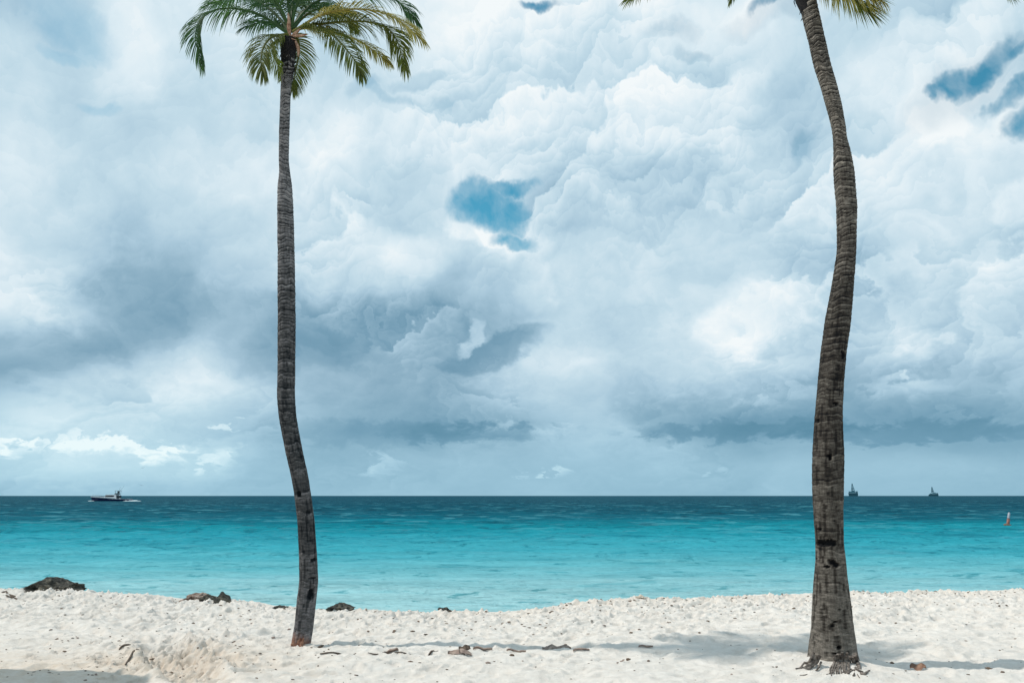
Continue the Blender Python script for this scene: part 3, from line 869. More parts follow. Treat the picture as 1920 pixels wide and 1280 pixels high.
FR = [
 # points, material, lmax, n, droop, base, ang, up
 ([(850, 245, 0), (790, 205, .0), (700, 140, -.05), (580, 88, -.10), (430, 62, -.14), (300, 82, -.15), (205, 165, -.13), (180, 290, -.1), (225, 470, -.06)], m_green, .43, 84, .85, .14, .55, None),
 ([(860, 235, 0), (760, 110, .25), (640, 20, .5), (500, -20, .75), (380, 0, .9), (270, 40, 1.0)], m_green, .40, 60, .7, .2, .6, None),
 ([(845, 250, -.05), (790, 255, -.25), (720, 275, -.55), (665, 350, -.80), (650, 450, -.95), (665, 540, -1.0)], m_olive, .36, 62, .9, .12, .6, None),
 ([(850, 262, -.06), (790, 285, -.22), (742, 320, -.36), (745, 400, -.44), (775, 480, -.46), (790, 545, -.45)], m_lime, .24, 46, .5, .10, .6, (-.7, -.7, .2)),
 ([(880, 250, .05), (915, 290, .20), (925, 380, .30), (905, 480, .34), (885, 580, .36), (875, 650, .36)], m_olive, .30, 54, .45, .06, .45, (.1, .9, .1)),
 ([(880, 240, 0), (960, 195, -.10), (1060, 200, -.20), (1160, 250, -.30), (1260, 350, -.38), (1340, 460, -.42), (1378, 545, -.44)], m_olive, .36, 70, .7, .14, .6, None),
 ([(885, 235, 0), (980, 185, .05), (1120, 170, .05), (1290, 155, .0), (1450, 165, -.05), (1570, 215, -.08), (1640, 320, -.1), (1690, 500, -.1)], m_olive, .44, 88, .75, .16, .55, None),
 ([(880, 230, 0), (960, 180, -.08), (1060, 120, -.20), (1200, 78, -.30), (1380, 68, -.38), (1540, 100, -.42), (1680, 175, -.42), (1800, 285, -.42)], m_yellow, .42, 82, .6, .16, .6, None),
 ([(875, 215, 0), (960, 90, .15), (1100, -10, .35), (1300, -60, .5), (1500, -40, .55), (1660, 30, .58), (1760, 150, .6)], m_green, .44, 78, .6, .16, .6, None),
 ([(882, 238, 0), (950, 205, .10), (1080, 215, .2), (1220, 250, .3), (1360, 300, .35), (1480, 380, .38), (1560, 450, .38)], m_yellow, .34, 60, .7, .16, .6, None),
 ([(850, 240, 0), (800, 190, .15), (720, 165, .3), (620, 170, .45), (540, 200, .5)], m_green, .34, 56, .7, .2, .6, None),
 ([(870, 215, 0), (900, 60, -.05), (980, -80, -.15), (1100, -170, -.3), (1240, -190, -.45), (1380, -140, -.6)], m_green, .46, 66, .5, .2, .6, None),
 ([(865, 215, 0), (850, 60, .0), (830, -120, .05), (800, -280, .1), (740, -400, .2), (660, -470, .3)], m_green, .44, 62, .5, .16, .7, None),
 ([(865, 215, 0), (880, 40, .2), (920, -140, .45), (990, -290, .75), (1090, -390, 1.1)], m_green, .44, 60, .5, .2, .7, None),
 ([(860, 220, 0), (790, 60, -.2), (690, -60, -.4), (570, -130, -.6), (440, -140, -.8), (330, -90, -.95)], m_green, .42, 64, .6, .2, .6, None),
 ([(865, 225, 0), (800, 110, .5), (740, 20, 1.0), (690, -10, 1.5), (640, 30, 1.9)], m_green, .42, 54, .6, .2, .6, None),
 ([(870, 225, 0), (930, 110, .5), (1010, 40, 1.0), (1090, 30, 1.5), (1160, 90, 1.9)], m_green, .42, 54, .6, .2, .6, None),
 ([(870, 230, 0), (940, 140, .3), (1040, 75, .7), (1150, 60, 1.1), (1250, 110, 1.4), (1310, 190, 1.55)], m_olive, .40, 56, .7, .2, .6, None),
]
for (pts, mt, lm, n_, dr, bs, an, up_) in FR:
    make_frond(palm, [cl(a, b, c_) for a, b, c_ in pts], mt, lm, n_, dr, bs, up_, an)
# pinkish sheaths and a spathe between the leaf stalks
def spath(parent, pts, r, mat, name):
    mb = MB(); C = catmull(pts, 10)
    mb.tube([p - parent.location for p in C], [0.62 * r * (0.7 + 0.6 * math.sin(PI * i / 9) ** 1) * (1 - 0.5 * (i / 9) ** 3) for i in range(10)], 8)
    return mb.build(name, mat, parent, True)
spath(palm, [cl(860, 265, -.05), cl(852, 200, -.06), cl(850, 140, -.05), cl(846, 95, -.03)], 0.036, m_husk, 'leaf_sheath')
spath(palm, [cl(870, 262, -.08), cl(905, 235, -.10), cl(935, 205, -.10)], 0.030, m_husk, 'leaf_sheath')
spath(palm, [cl(880, 262, -.09), cl(925, 258, -.12), cl(985, 250, -.14)], 0.026, m_husk, 'dry_spathe')
spath(palm, [cl(900, 300, -.09), cl(918, 350, -.11), cl(918, 410, -.12)], 0.030, m_husk, 'dry_spathe')
spath(palm, [cl(830, 292, -.12), cl(860, 280, -.14), cl(905, 290, -.13)], 0.014, m_husk, 'old_leaf_stub')
spath(palm, [cl(850, 300, -.12), cl(868, 320, -.14), cl(862, 350, -.13)], 0.012, m_husk, 'old_leaf_stub')
mb = MB()
for k in range(34):
    th = random.uniform(PI * 0.9, PI * 1.6)
    p = Vector((math.cos(th) * 0.10, math.sin(th) * 0.10, 0.09 + random.uniform(-.05, .03)))
    e = Vector((math.cos(th) * random.uniform(.12, .19), math.sin(th) * random.uniform(.12, .2), -0.03))
    mb.tube([p, p.lerp(e, .5) + Vector((0, 0, .012)), e], [.009, .009, .005], 6)
e0 = Vector((0.10, -0.10, 0.0))
rt_ = mb.build('root_fibres', m_rootred, palm, True)
rt_.location = (0, 0, gz(BL.x, YL))

palm2 = empty('coconut_palm', (BR_.x, YR, 0))
tag(palm2, 'thicker brown palm at right with splayed roots and its crown out of frame', 'palm tree', 'coconut palms on the beach')
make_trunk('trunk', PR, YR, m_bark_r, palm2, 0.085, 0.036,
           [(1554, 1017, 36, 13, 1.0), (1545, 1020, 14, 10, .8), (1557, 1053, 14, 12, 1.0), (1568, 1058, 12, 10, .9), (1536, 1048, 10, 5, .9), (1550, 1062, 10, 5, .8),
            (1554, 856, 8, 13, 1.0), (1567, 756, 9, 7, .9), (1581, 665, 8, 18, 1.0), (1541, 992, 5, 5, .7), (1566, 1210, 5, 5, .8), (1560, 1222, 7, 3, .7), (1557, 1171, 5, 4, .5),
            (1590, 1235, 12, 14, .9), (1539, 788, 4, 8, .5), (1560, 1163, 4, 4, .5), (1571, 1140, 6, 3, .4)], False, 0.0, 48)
# splayed roots
def root_tube(mb, pxs, r0, Yoff=0.0):
    pts = []
    for (a, b, k) in pxs:
        g = ground(a, b) if k == 0 else at(a, b, YR - 0.29 + Yoff)
        pts.append(g - palm2.location + Vector((0, 0, 0.004 if k == 0 else 0)))
    C = catmull(pts, 10)
    mb.tube(C, [1.25 * r0 * (1 - 0.7 * i / 9) for i in range(10)], 7)
mb = MB()
for (pp, r) in [([(1530, 1228, 1), (1520, 1243, 1), (1508, 1252, 0), (1492, 1257, 0)], .018), ([(1534, 1232, 1), (1524, 1246, 1), (1512, 1254, 0), (1500, 1256, 0)], .015),
                ([(1526, 1222, 1), (1517, 1240, 1), (1508, 1248, 0), (1500, 1252, 0)], .012), ([(1537, 1228, 1), (1531, 1242, 1), (1522, 1250, 0), (1514, 1254, 0)], .013), ([(1540, 1240, 1), (1530, 1258, 0), (1512, 1265, 0), (1500, 1266, 0)], .008)]:
    root_tube(mb, pp, r)
mb.build('root_bundle', m_root, palm2, True)
mb = MB()
for k in range(15):
    a = 1562 + k * 2.0 + random.uniform(-1.5, 1.5)
    b = a + (k - 9) * 0.6 + random.uniform(-3, 3)
    root_tube(mb, [(a, 1226 + random.uniform(-4, 6), 1), (a + random.uniform(-3, 3) + 2, 1240, 1), (b, 1256, 0), (b + random.uniform(-3, 2), 1264 + random.uniform(-3, 3), 0)], random.uniform(.007, .013), -.03)
root_tube(mb, [(1566, 1236, 1), (1561, 1250, 1), (1556, 1262, 0), (1550, 1268, 0)], .010, -.03)
mb.build('root_bundle', m_root, palm2, True)
mb = MB()
for (pp, r) in [([(1602, 1226, 1), (1609, 1244, 1), (1616, 1260, 0), (1632, 1273, 0)], .022), ([(1598, 1230, 1), (1603, 1248, 1), (1608, 1262, 0), (1620, 1270, 0)], .016), ([(1592, 1230, 1), (1594, 1246, 1), (1600, 1262, 0), (1604, 1268, 0)], .014),
                ([(1588, 1230, 1), (1588, 1248, 1), (1592, 1262, 0), (1590, 1266, 0)], .012), ([(1584, 1256, 0), (1590, 1264, 0), (1602, 1272, 0), (1612, 1276, 0)], .010)]:
    root_tube(mb, pp, r)
mb.build('root_bundle', m_root, palm2, True)
# crown of the right palm, mostly above the frame
CR = (1484, -92)
def c2(a, b, dy=0.0): return at(a, b, YR + dy)
mb = MB()
cp2 = [c2(1521, 34), c2(1507, 0), c2(1497, -40), c2(1484, -92)]
mb.tube([p - palm2.location for p in cp2], [0.076, 0.092, 0.10, 0.09], 16)
for k in range(80):
    s = random.random() ** 0.8; th = random.uniform(0, 2 * PI)
    p = cp2[0].lerp(cp2[3], s) - palm2.location + Vector((math.cos(th), math.sin(th), 0)) * 0.085
    e = p + Vector((math.cos(th) * random.uniform(.01, .05), math.sin(th) * random.uniform(.01, .04), random.uniform(-0.12, 0.05)))
    mb.tube([p, p.lerp(e, .5) + Vector((0, 0, .01)), e], [0.010, 0.007, 0.002], 5)
mb.build('fibrous_neck', m_fibre, palm2)
FR2 = [
 ([(1488, -88, 0), (1524, -58, -.08), (1560, -34, -.16), (1600, -16, -.22), (1636, -4, -.25)], m_yellow, .56, 62, 1.3, .05, .9),
 ([(1486, -90, 0), (1526, -66, -.05), (1562, -38, -.10), (1596, -8, -.14), (1626, 22, -.16)], m_olive, .56, 60, .20, .06, .62, (.15, -1, .15)),
 ([(1486, -90, 0), (1524, -96, .1), (1566, -84, .2), (1606, -54, .28), (1634, -24, .3)], m_yellow, .46, 50, .45, .16, .62),
 ([(1484, -92, 0), (1420, -140, -.1), (1340, -150, -.2), (1260, -110, -.2), (1224, -46, -.22), (1184, -4, -.22)], m_olive, .42, 62, .35, .16, .6, (-.15, -1, .15)),
 ([(1484, -92, 0), (1450, -110, .1), (1410, -100, .2), (1384, -44, .25), (1370, -2, .27)], m_olive, .30, 46, .5, .16, .75, (-.1, -1, .1)),
 ([(1484, -92, 0), (1560, -150, .1), (1660, -175, .2), (1760, -150, .25), (1850, -70, .28), (1890, -12, .3)], m_olive, .42, 66, .35, .16, .6, (.15, -1, .15)),
 ([(1484, -92, 0), (1470, -180, .1), (1430, -280, .2), (1360, -340, .3), (1290, -350, .4)], m_green, .45, 50, .5, .2, .6),
 ([(1484, -92, 0), (1500, -190, .1), (1550, -290, .2), (1630, -350, .3), (1710, -350, .4)], m_green, .45, 50, .5, .2, .6),
 ([(1484, -92, 0), (1470, -200, .3), (1480, -310, .8), (1490, -380, 1.3)], m_green, .45, 44, .5, .2, .6),
 ([(1484, -92, 0), (1430, -190, -.4), (1380, -260, -.8), (1330, -280, -1.2)], m_green, .42, 44, .5, .2, .6),
 ([(1484, -92, 0), (1540, -200, -.4), (1610, -280, -.8), (1680, -300, -1.2)], m_green, .42, 44, .5, .2, .6),
 ([(1484, -92, 0), (1430, -160, .6), (1390, -180, 1.1), (1350, -160, 1.6)], m_green, .42, 44, .6, .2, .6),
]
for fr_ in FR2:
    pts, mt, lm, n_, dr, bs, an = fr_[:7]
    make_frond(palm2, [c2(a, b, c_) for a, b, c_ in pts], mt, lm, n_, dr, bs, fr_[7] if len(fr_) > 7 else None, an)
spath(palm2, [c2(1498, -6, -.1), c2(1489, 2, -.14), c2(1492, 14, -.15)], 0.008, m_fibre, 'old_leaf_stub')

# ------------------------------------------------------------------ rocks
def rock(name, px0, px1, pytop, pybase, dist_extra, mat, label, seed, depth=0.5, ridge=None, cat='rock', rough=1.0):
    A = on_z((px0 + px1) / 2, pybase)
    Yd = A.y + dist_extra
    a, b = at(px0, pybase, Yd), at(px1, pybase, Yd)
    top = at((px0 + px1) / 2, pytop, Yd)
    w = (b.x - a.x) / 2; cx = (a.x + b.x) / 2
    base = gz(cx, Yd)
    h = top.z - base
    me = bpy.data.meshes.new(name)
    import bmesh
    bm = bmesh.new()
    bmesh.ops.create_icosphere(bm, subdivisions=5, radius=1.0)
    for v in bm.verts:
        p = v.co.copy()
        n_ = mnoise.fractal(p * 1.6 + Vector((seed, 0, 0)), 0.9, 2.1, 6)
        c_ = mnoise.voronoi(p * 2.3 + Vector((0, seed, 0)))[0][0]
        k = 1 + rough * (0.30 * n_ - 0.55 * (0.45 - c_))
        v.co = p * k
        x = v.co.x; s = 1.0
        if ridge: s = np.interp(x, [r[0] for r in ridge], [r[1] for r in ridge])
        if v.co.z > 0: v.co.z *= s
        v.co.x *= w * 0.98; v.co.y *= depth; v.co.z *= h * (0.97 if v.co.z > 0 else 0.6)
    bm.to_mesh(me); bm.free()
    me.polygons.foreach_set('use_smooth', [False] * len(me.polygons))
    o = link(name, me, mat)
    o.location = (cx, Yd, base)
    return tag(o, label, cat, 'rocks along the crest of the beach')
rock('boulder', 44, 152, 1085, 1107, 0.05, m_rock, 'largest dark craggy rock, long and humped, on the beach crest at far left', 3.1, 0.36,
     [(-1, .35), (-.55, .55), (-.2, .95), (-.05, 1.0), (.2, .85), (.5, .62), (.9, .75), (1, .7)])
rock('flat_rock', 342, 402, 1112.5, 1123, 0.10, m_rockp, 'low flat pinkish rock beside two dark boulders on the crest', 8.2, 0.3, [(-1, .5), (-.5, 1), (.5, .95), (1, .5)])
rock('boulder', 376, 404, 1115, 1126, 0.0, m_rock, 'small dark rock in front of the pinkish flat rock', 5.7, 0.16, None, 'rock', 0.6)
rock('boulder', 398, 434, 1112, 1128, -0.02, m_rock, 'rounded dark rock at the right end of the cluster of three', 11.4, 0.2, [(-1, .5), (-.2, 1), (.3, 1), (1, .45)], 'rock', 0.5)
rock('boulder', 617, 661, 1130, 1145, 0.0, m_rock, 'lone dark brown rock just right of the slender palm trunk', 17.9, 0.22, [(-1, .5), (-.4, 1), (.1, .95), (.6, .6), (1, .3)])
rock('boulder', 818, 845, 1140, 1145, 0.0, m_rock, 'very small flat dark stone on the crest in mid beach', 23.0, 0.1)
rock('boulder', 512, 556, 1134.5, 1141, 0.05, m_rock, 'low dark sliver of rock just left of the slender palm trunk', 29.0, 0.2, [(-1, .9), (-.5, 1), (0, .6), (1, .4)])
rock('coral_stone', 1194, 1210, 1115, 1125, -0.02, m_stone, 'pale pointed stone standing on the beach crest right of centre', 31.0, 0.07, [(-1, .5), (0, 1.1), (1, .5)], 'stone')

# ------------------------------------------------------------------ beach litter
def strip(name, px, py, length_px, wid, rot, mat, label, cat, curl=0.05, group=None, bend=0.2, twist=0.0):
    g = ground(px, py)
    ln = length_px / F * g.y
    mb = MB(); n = 12
    for i in range(n):
        s = i / (n - 1); x = (s - 0.5) * ln
        y = bend * ln * math.sin(PI * s) + 0.01 * math.sin(9 * s)
        wx = g.x + x * math.cos(rot) - y * math.sin(rot); wy = g.y + x * math.sin(rot) + y * math.cos(rot)
        z = gz(wx, wy) - g.z + 0.006 + 0.35 * curl * (0.5 + 0.5 * math.sin(9 * s + px))
        w = wid * (math.sin(PI * min(max(s, .04), .97)) ** 0.6)
        for q in (-1, 0, 1):
            zz_ = z + (0.35 * wid if q else 0) + q * twist * w
            mb.v.append((x, y + q * w * 0.5, zz_))
        for q in (-1, 0, 1):
            mb.v.append((x, y + q * w * 0.5, z + (0.35 * wid if q else 0) + q * twist * w - 0.004))
    for i in range(n - 1):
        a = i * 6; b = a + 6
        mb.f += [(a, a + 1, b + 1, b), (a + 1, a + 2, b + 2, b + 1), (a + 4, a + 3, b + 3, b + 4), (a + 5, a + 4, b + 4, b + 5), (a, b, b + 3, a + 3), (a + 2, a + 5, b + 5, b + 2)]
    mb.f += [(0, 3, 4, 1), (1, 4, 5, 2)]
    e = (n - 1) * 6
    mb.f += [(e, e + 1, e + 4, e + 3), (e + 1, e + 2, e + 5, e + 4)]
    o = mb.build(name, mat, None, True)
    o.location = g; o.rotation_euler = (0, 0, rot)
    return tag(o, label, cat, group)
def stick(px0, py0, px1, py1, r, label, name='driftwood_stick', mat=None, lift=0.0, cat='stick', group='sticks on the sand'):
    a, b = ground(px0, py0), ground(px1, py1)
    c_ = (a + b) / 2
    mb = MB(); pts = []
    for i in range(9):
        s = i / 8
        p = a.lerp(b, s); p.z = gz(p.x, p.y) + r * 0.7 + lift * math.sin(PI * s)
        p += Vector((0, 0.02 * math.sin(s * 7 + px0), 0.006 * math.sin(s * 11 + px0)))
        pts.append(p - c_)
    mb.tube(pts, [r * (0.6 + 0.5 * math.sin(PI * i / 8) + 0.15 * math.sin(i * 2.1)) for i in range(9)], 7)
    o = mb.build(name, mat or m_stick, None, True); o.location = c_
    return tag(o, label, cat, group)
G1 = 'dry leaves lying on the sand'
strip('dry_leaf', 1722, 1256, 26, 0.05, -0.25, m_dry, 'curled tan leaf standing up on the sand right of the thick palm', 'leaf', 0.05, G1, .1, .5)
strip('dry_leaf', 862, 1222, 42, 0.055, 0.1, m_strip, 'broad brown crumpled leaf in the middle of the beach, below the bare crest', 'leaf', 0.03, G1, .1, .3)
strip('dry_leaf', 872, 1227, 26, 0.06, 0.8, m_stick, 'dark frayed leaf leaning against the broad brown crumpled leaf', 'leaf', 0.05, G1, .2, .6)
strip('dry_leaf', 734, 1227, 24, 0.06, 0.1, m_strip, 'small greyish leaf on the sand between slender palm and crumpled leaf', 'leaf', 0.015, G1, .1)
G2 = 'dry palm strips on the sand'
strip('palm_strip', 1044, 1219, 52, 0.05, 0.12, m_strip, 'long pinkish brown curved strip in the middle of the sand', 'palm strip', 0.03, G2, .12, .3)
strip('palm_strip', 1090, 1220, 30, 0.04, 0.15, m_strip, 'shorter brown strip touching the right end of the long curved one', 'palm strip', 0.02, G2, .15)
strip('palm_strip', 968, 1221, 34, 0.04, 0.0, m_strip, 'straight brown strip left of the long curved one', 'palm strip', 0.012, G2, .02)
strip('palm_strip', 1211, 1215, 26, 0.035, 0.05, m_strip, 'grey brown strip at the left end of the soft shade beside the thick palm', 'palm strip', 0.012, G2, .05)
strip('palm_strip', 905, 1222, 34, 0.05, 0.05, m_strip, 'pale brown strip just right of the broad crumpled leaf', 'palm strip', 0.012, G2, .12)
stick(578, 1214, 606, 1220, 0.014, 'dark root like stick touching the foot of the slender palm')
stick(222, 1216, 252, 1214.5, 0.014, 'dark straight stick above the churned wheel rut at lower left')
stick(236, 1244, 268, 1232, 0.012, 'crooked brown stick lying beside the churned wheel rut')
stick(410, 1190, 428, 1195, 0.010, 'short dark twig right of the rut and left of the slender palm')
stick(0, 1112, 40, 1115, 0.016, 'grey stick at the left edge below the largest rock')
stick(4, 1118, 50, 1119, 0.010, 'thinner grey stick lying just below the other at the left edge')
stick(1480, 1135, 1506, 1128, 0.012, 'thin dark twig just left of the thick palm below the crest')
stick(795, 1228, 822, 1222, 0.010, 'dark twig left of the broad crumpled leaf')
stick(600, 1228, 668, 1224, 0.008, 'long thin trailing twig right of the slender palm foot')
stick(770, 1226, 690, 1229, 0.007, 'thin pale tendril between trailing twig and crumpled leaf')

def chip_mesh(seed, flat=0.4, n=2):
    import bmesh
    bm = bmesh.new(); bmesh.ops.create_icosphere(bm, subdivisions=n, radius=1.0)
    for v in bm.verts:
        v.co *= 1 + 0.55 * mnoise.noise(v.co * 1.5 + Vector((seed, 3, 1)))
        v.co.z *= flat; v.co.y *= 0.6
    me = bpy.data.meshes.new('debris_bit'); bm.to_mesh(me); bm.free(); return me
chips = [chip_mesh(k * 3.7) for k in range(6)]
for c_ in chips[:4]: c_.materials.append(m_bit)
for c_ in chips[4:]: c_.materials.append(m_strip)
spots = [(1855, 1254, 11), (1880, 1260, 7), (1673, 1243, 8), (1893, 1237, 5), (1812, 1208, 5), (915, 1243, 10), (905, 1240, 6), (960, 1235, 9), (1000, 1187, 5), (1052, 1184, 5),
         (381, 1242, 13), (512, 1200, 7), (440, 1205, 8), (455, 1209, 6), (1183, 1187, 8), (1178, 1236, 9), (1166, 1240, 7), (1158, 1242, 5), (1216, 1240, 6), (717, 1218, 9), (770, 1241, 9), (1680, 1168, 6), (1650, 1170, 5),
         (145, 1198, 6), (108, 1196, 7), (120, 1222, 7), (285, 1238, 8), (345, 1268, 12), (180, 1265, 6), (160, 1272, 6), (95, 1182, 5), (31, 1188, 4), (340, 1179, 4), (350, 1177, 4), (471, 1177, 4), (360, 1149, 5),
         (630, 1161, 5), (623, 1172, 4), (690, 1189, 5), (740, 1277, 4), (650, 1278, 4), (1372, 1264, 5), (820, 1275, 4), (1420, 1222, 4), (1453, 1224, 4), (1456, 1246, 5), (1449, 1246, 4), (542, 1180, 6)]
for k, (px, py, w) in enumerate(spots):
    g = ground(px, py)
    o = bpy.data.objects.new('debris_scrap', chips[k % 6]); COL.objects.link(o)
    s = w / F * g.y * 0.5
    o.location = g + Vector((0, 0, 0.2 * s)); o.scale = (s, s, s * random.uniform(0.8, 1.4)); o.rotation_euler = (random.uniform(-.2, .2), random.uniform(-.2, .2), random.uniform(-0.7, 0.7))
    tag(o, 'small dark scrap of dry debris lying on the white sand', 'debris', 'small scraps of debris on the sand')
# uncountable specks
src = []
for c_ in (chip_mesh(1.3, .4, 1), chip_mesh(9.3, .35, 1), chip_mesh(5.1, .5, 1)):
    src.append((np.array([v.co[:] for v in c_.vertices]), np.array([p.vertices[:] for p in c_.polygons])))
VV, FF = [], []; off_ = 0
def speck(cx, cy, s):
    global off_
    v, f = src[rng.integers(3)]
    a = rng.uniform(-0.6, 0.6); R_ = np.array([[math.cos(a), -math.sin(a), 0], [math.sin(a), math.cos(a), 0], [0, 0, 1]])
    q = (v * np.array([s * rng.uniform(.8, 1.8), s, s])) @ R_.T + np.array([cx, cy, gz(cx, cy) + 0.15 * s])
    VV.append(q); FF.append(f + off_); off_ += len(v)
for k in range(1500):
    cx = rng.uniform(-9.5, 9.5)
    if rng.random() < 0.42 and cx < -0.7: continue
    cy = crest(cx) - abs(rng.normal(0, 1.15)) - 0.02
    speck(cx, cy, rng.uniform(.006, .022))
for k in range(260):
    px = rng.uniform(0, 1920); py = rng.uniform(1150, 1280)
    g = on_z(px, py); speck(g.x, g.y, rng.uniform(.004, .013))
for k in range(260):
    px = rng.normal(300, 150); py = min(rng.normal(1225, 28), 1285)
    g = on_z(px, py)
    if g.y > 6.5 and abs(g.x) < 9: speck(g.x, g.y, rng.uniform(.004, .015))
me = big_mesh('debris_specks', np.concatenate(VV), np.concatenate(FF), False)
tag(link('beach_debris', me, m_bit), 'tiny dark specks of seaweed and shell strewn over the white sand', 'debris', None, 'stuff')

# ------------------------------------------------------------------ motor boat
m_navy = simple_mat('navy_paint', (0.008, 0.012, 0.05, 1), (0.012, 0.018, 0.07, 1), 0.3, 2)
m_white = simple_mat('white_gelcoat', (0.72, 0.72, 0.74, 1), (0.80, 0.80, 0.80, 1), 0.35, 2)
m_dark = simple_mat('tinted_glass', (0.01, 0.012, 0.015, 1), (0.02, 0.025, 0.03, 1), 0.15, 2)
m_alu = simple_mat('dull_aluminium', (0.12, 0.16, 0.18, 1), (0.2, 0.24, 0.26, 1), 0.4, 2)
m_foam = simple_mat('foam', (0.42, 0.54, 0.58, 1), (0.68, 0.74, 0.76, 1), 0.9, 0.6, 0.05)
bpos = at(209, 938.5, 302); bpos.z = SEA
boat = empty('motor_boat', bpos, 0)
tag(boat, 'navy and white sport fishing boat with a flybridge running left near the horizon', 'boat')
# hull, bow towards -x; length 15.4 m
Lh = 15.4
def hull_section(u):   # u 0 bow .. 1 stern
    hw = 2.1 * min(1, (u * 2.6) ** 0.6) * (1 - 0.10 * max(0, u - .6))
    sheer = 1.95 - 0.75 * min(1, u / 0.62) ** 1.2 - (0.30 if u > .66 else 0)
    return hw, sheer
def hull_part(z_lo, z_hi, grow):
    mb = MB(); n = 26
    ring = []
    for i in range(n):
        u = i / (n - 1); hw, sh = hull_section(u)
        a = z_lo(u, sh); b = z_hi(u, sh)
        rake = lambda z: (-Lh / 2 + Lh * u) - (0.9 * (z / 2.0) * (1 - u) ** 3)
        fl = lambda z: hw * (0.72 + 0.28 * max(0, z) / 1.6) + grow
        ring.append([(rake(a), -fl(a), a), (rake(b), -fl(b), b), (rake(b), fl(b), b), (rake(a), fl(a), a)])
    k = 0
    for r in ring: mb.v += r
    for i in range(n - 1):
        for j in range(4):
            mb.f.append((4 * i + j, 4 * (i + 1) + j, 4 * (i + 1) + (j + 1) % 4, 4 * i + (j + 1) % 4))
    mb.f.append((3, 2, 1, 0)); e = 4 * (n - 1); mb.f.append((e, e + 1, e + 2, e + 3))
    return mb
hull_part(lambda u, s: -0.4, lambda u, s: s - (0.42 if u < .66 else 0.10), 0).build('hull', m_navy, boat)
hull_part(lambda u, s: s - (0.419 if u < .66 else 0.099), lambda u, s: s, 0.01).build('gunwale', m_white, boat)
mb = MB(); mb.box(-2.2, 2.4, -1.5, 1.5, 1.1, 2.55, 0.25); mb.box(-5.2, -2.0, -1.0, 1.0, 1.2, 1.75, 0.25)
cb = mb.build('cabin', m_white, boat)
mb = MB(); mb.box(-1.9, 1.5, -1.53, -1.40, 1.75, 2.25); mb.box(-1.9, 1.5, 1.40, 1.53, 1.75, 2.25); mb.box(-2.13, -1.9, -1.2, 1.2, 1.75, 2.25)
mb.build('window', m_dark, cb)
mb = MB(); mb.box(1.5, 2.6, -1.2, 1.2, 2.56, 3.15, 0.1); fb = mb.build('flybridge', m_alu, boat)
mb = MB()
for (x, y) in ((1.6, -1), (1.6, 1), (2.9, -1), (2.9, 1)): mb.tube([(x, y, 1.3), (x + .1, y * .8, 4.1)], 0.06, 6)
mb.box(1.3, 3.2, -1.1, 1.1, 4.0, 4.12); mb.tube([(2.4, .4, 4.1), (2.9, .4, 5.6)], 0.03, 5)
mb.tube([(2.6, -.9, 2.8), (5.2, -1.5, 6.0)], 0.03, 5)
mb.build('tower_frame', m_alu, boat)
mb = MB(); mb.box(2.2, 2.75, -.35, .35, 3.1, 3.9); mb.box(2.3, 3.3, -.9, .9, 1.2, 2.2); mb.build('helm_seat', m_dark, boat)
mb = MB(); mb.tube([(-7.9, 0, 2.5), (-5.5, -1.2, 2.35), (-3, -1.5, 2.1)], .04, 5)
for x in (-7.4, -6, -4.5, -3): mb.tube([(x, -.9, 1.5), (x, -1.0, 2.25)], .03, 5)
mb.build('bow_rail', m_alu, boat)
def foam(x0, x1, y0, y1, h, seed, name='wake_foam'):
    nx, ny = 60, 12
    gx, gy = np.meshgrid(np.linspace(x0, x1, nx), np.linspace(y0, y1, ny))
    e = np.clip(np.minimum(gx - x0, x1 - gx) / 2, 0, 1) * np.clip(np.minimum(gy - y0, y1 - gy) / 1.0, 0, 1)
    z = h * e * (0.35 + np.abs(fbm(gx * 0.9 + seed, gy * 1.1, 3)) * 1.6) - 0.15 * (1 - e)
    return np.stack([gx, gy, z], -1).reshape(-1, 3), grid_quads(ny, nx)
v1, q1 = foam(4.6, 12.6, -2.8, 1.2, 0.40, 3); v2, q2 = foam(-8.6, -5.6, -3.4, 1.5, 0.5, 9)
v3, q3 = foam(-5.5, 5, -3.2, -2.2, 0.16, 14)
VV_ = np.concatenate([v1, v2, v3]) + np.array(bpos)
wk = link('wake_foam', big_mesh('wake_foam', VV_, np.concatenate([q1, q2 + len(v1), q3 + len(v1) + len(v2)])), m_foam)
tag(wk, 'white foam thrown up around and behind the motor boat', 'foam', None, 'stuff')

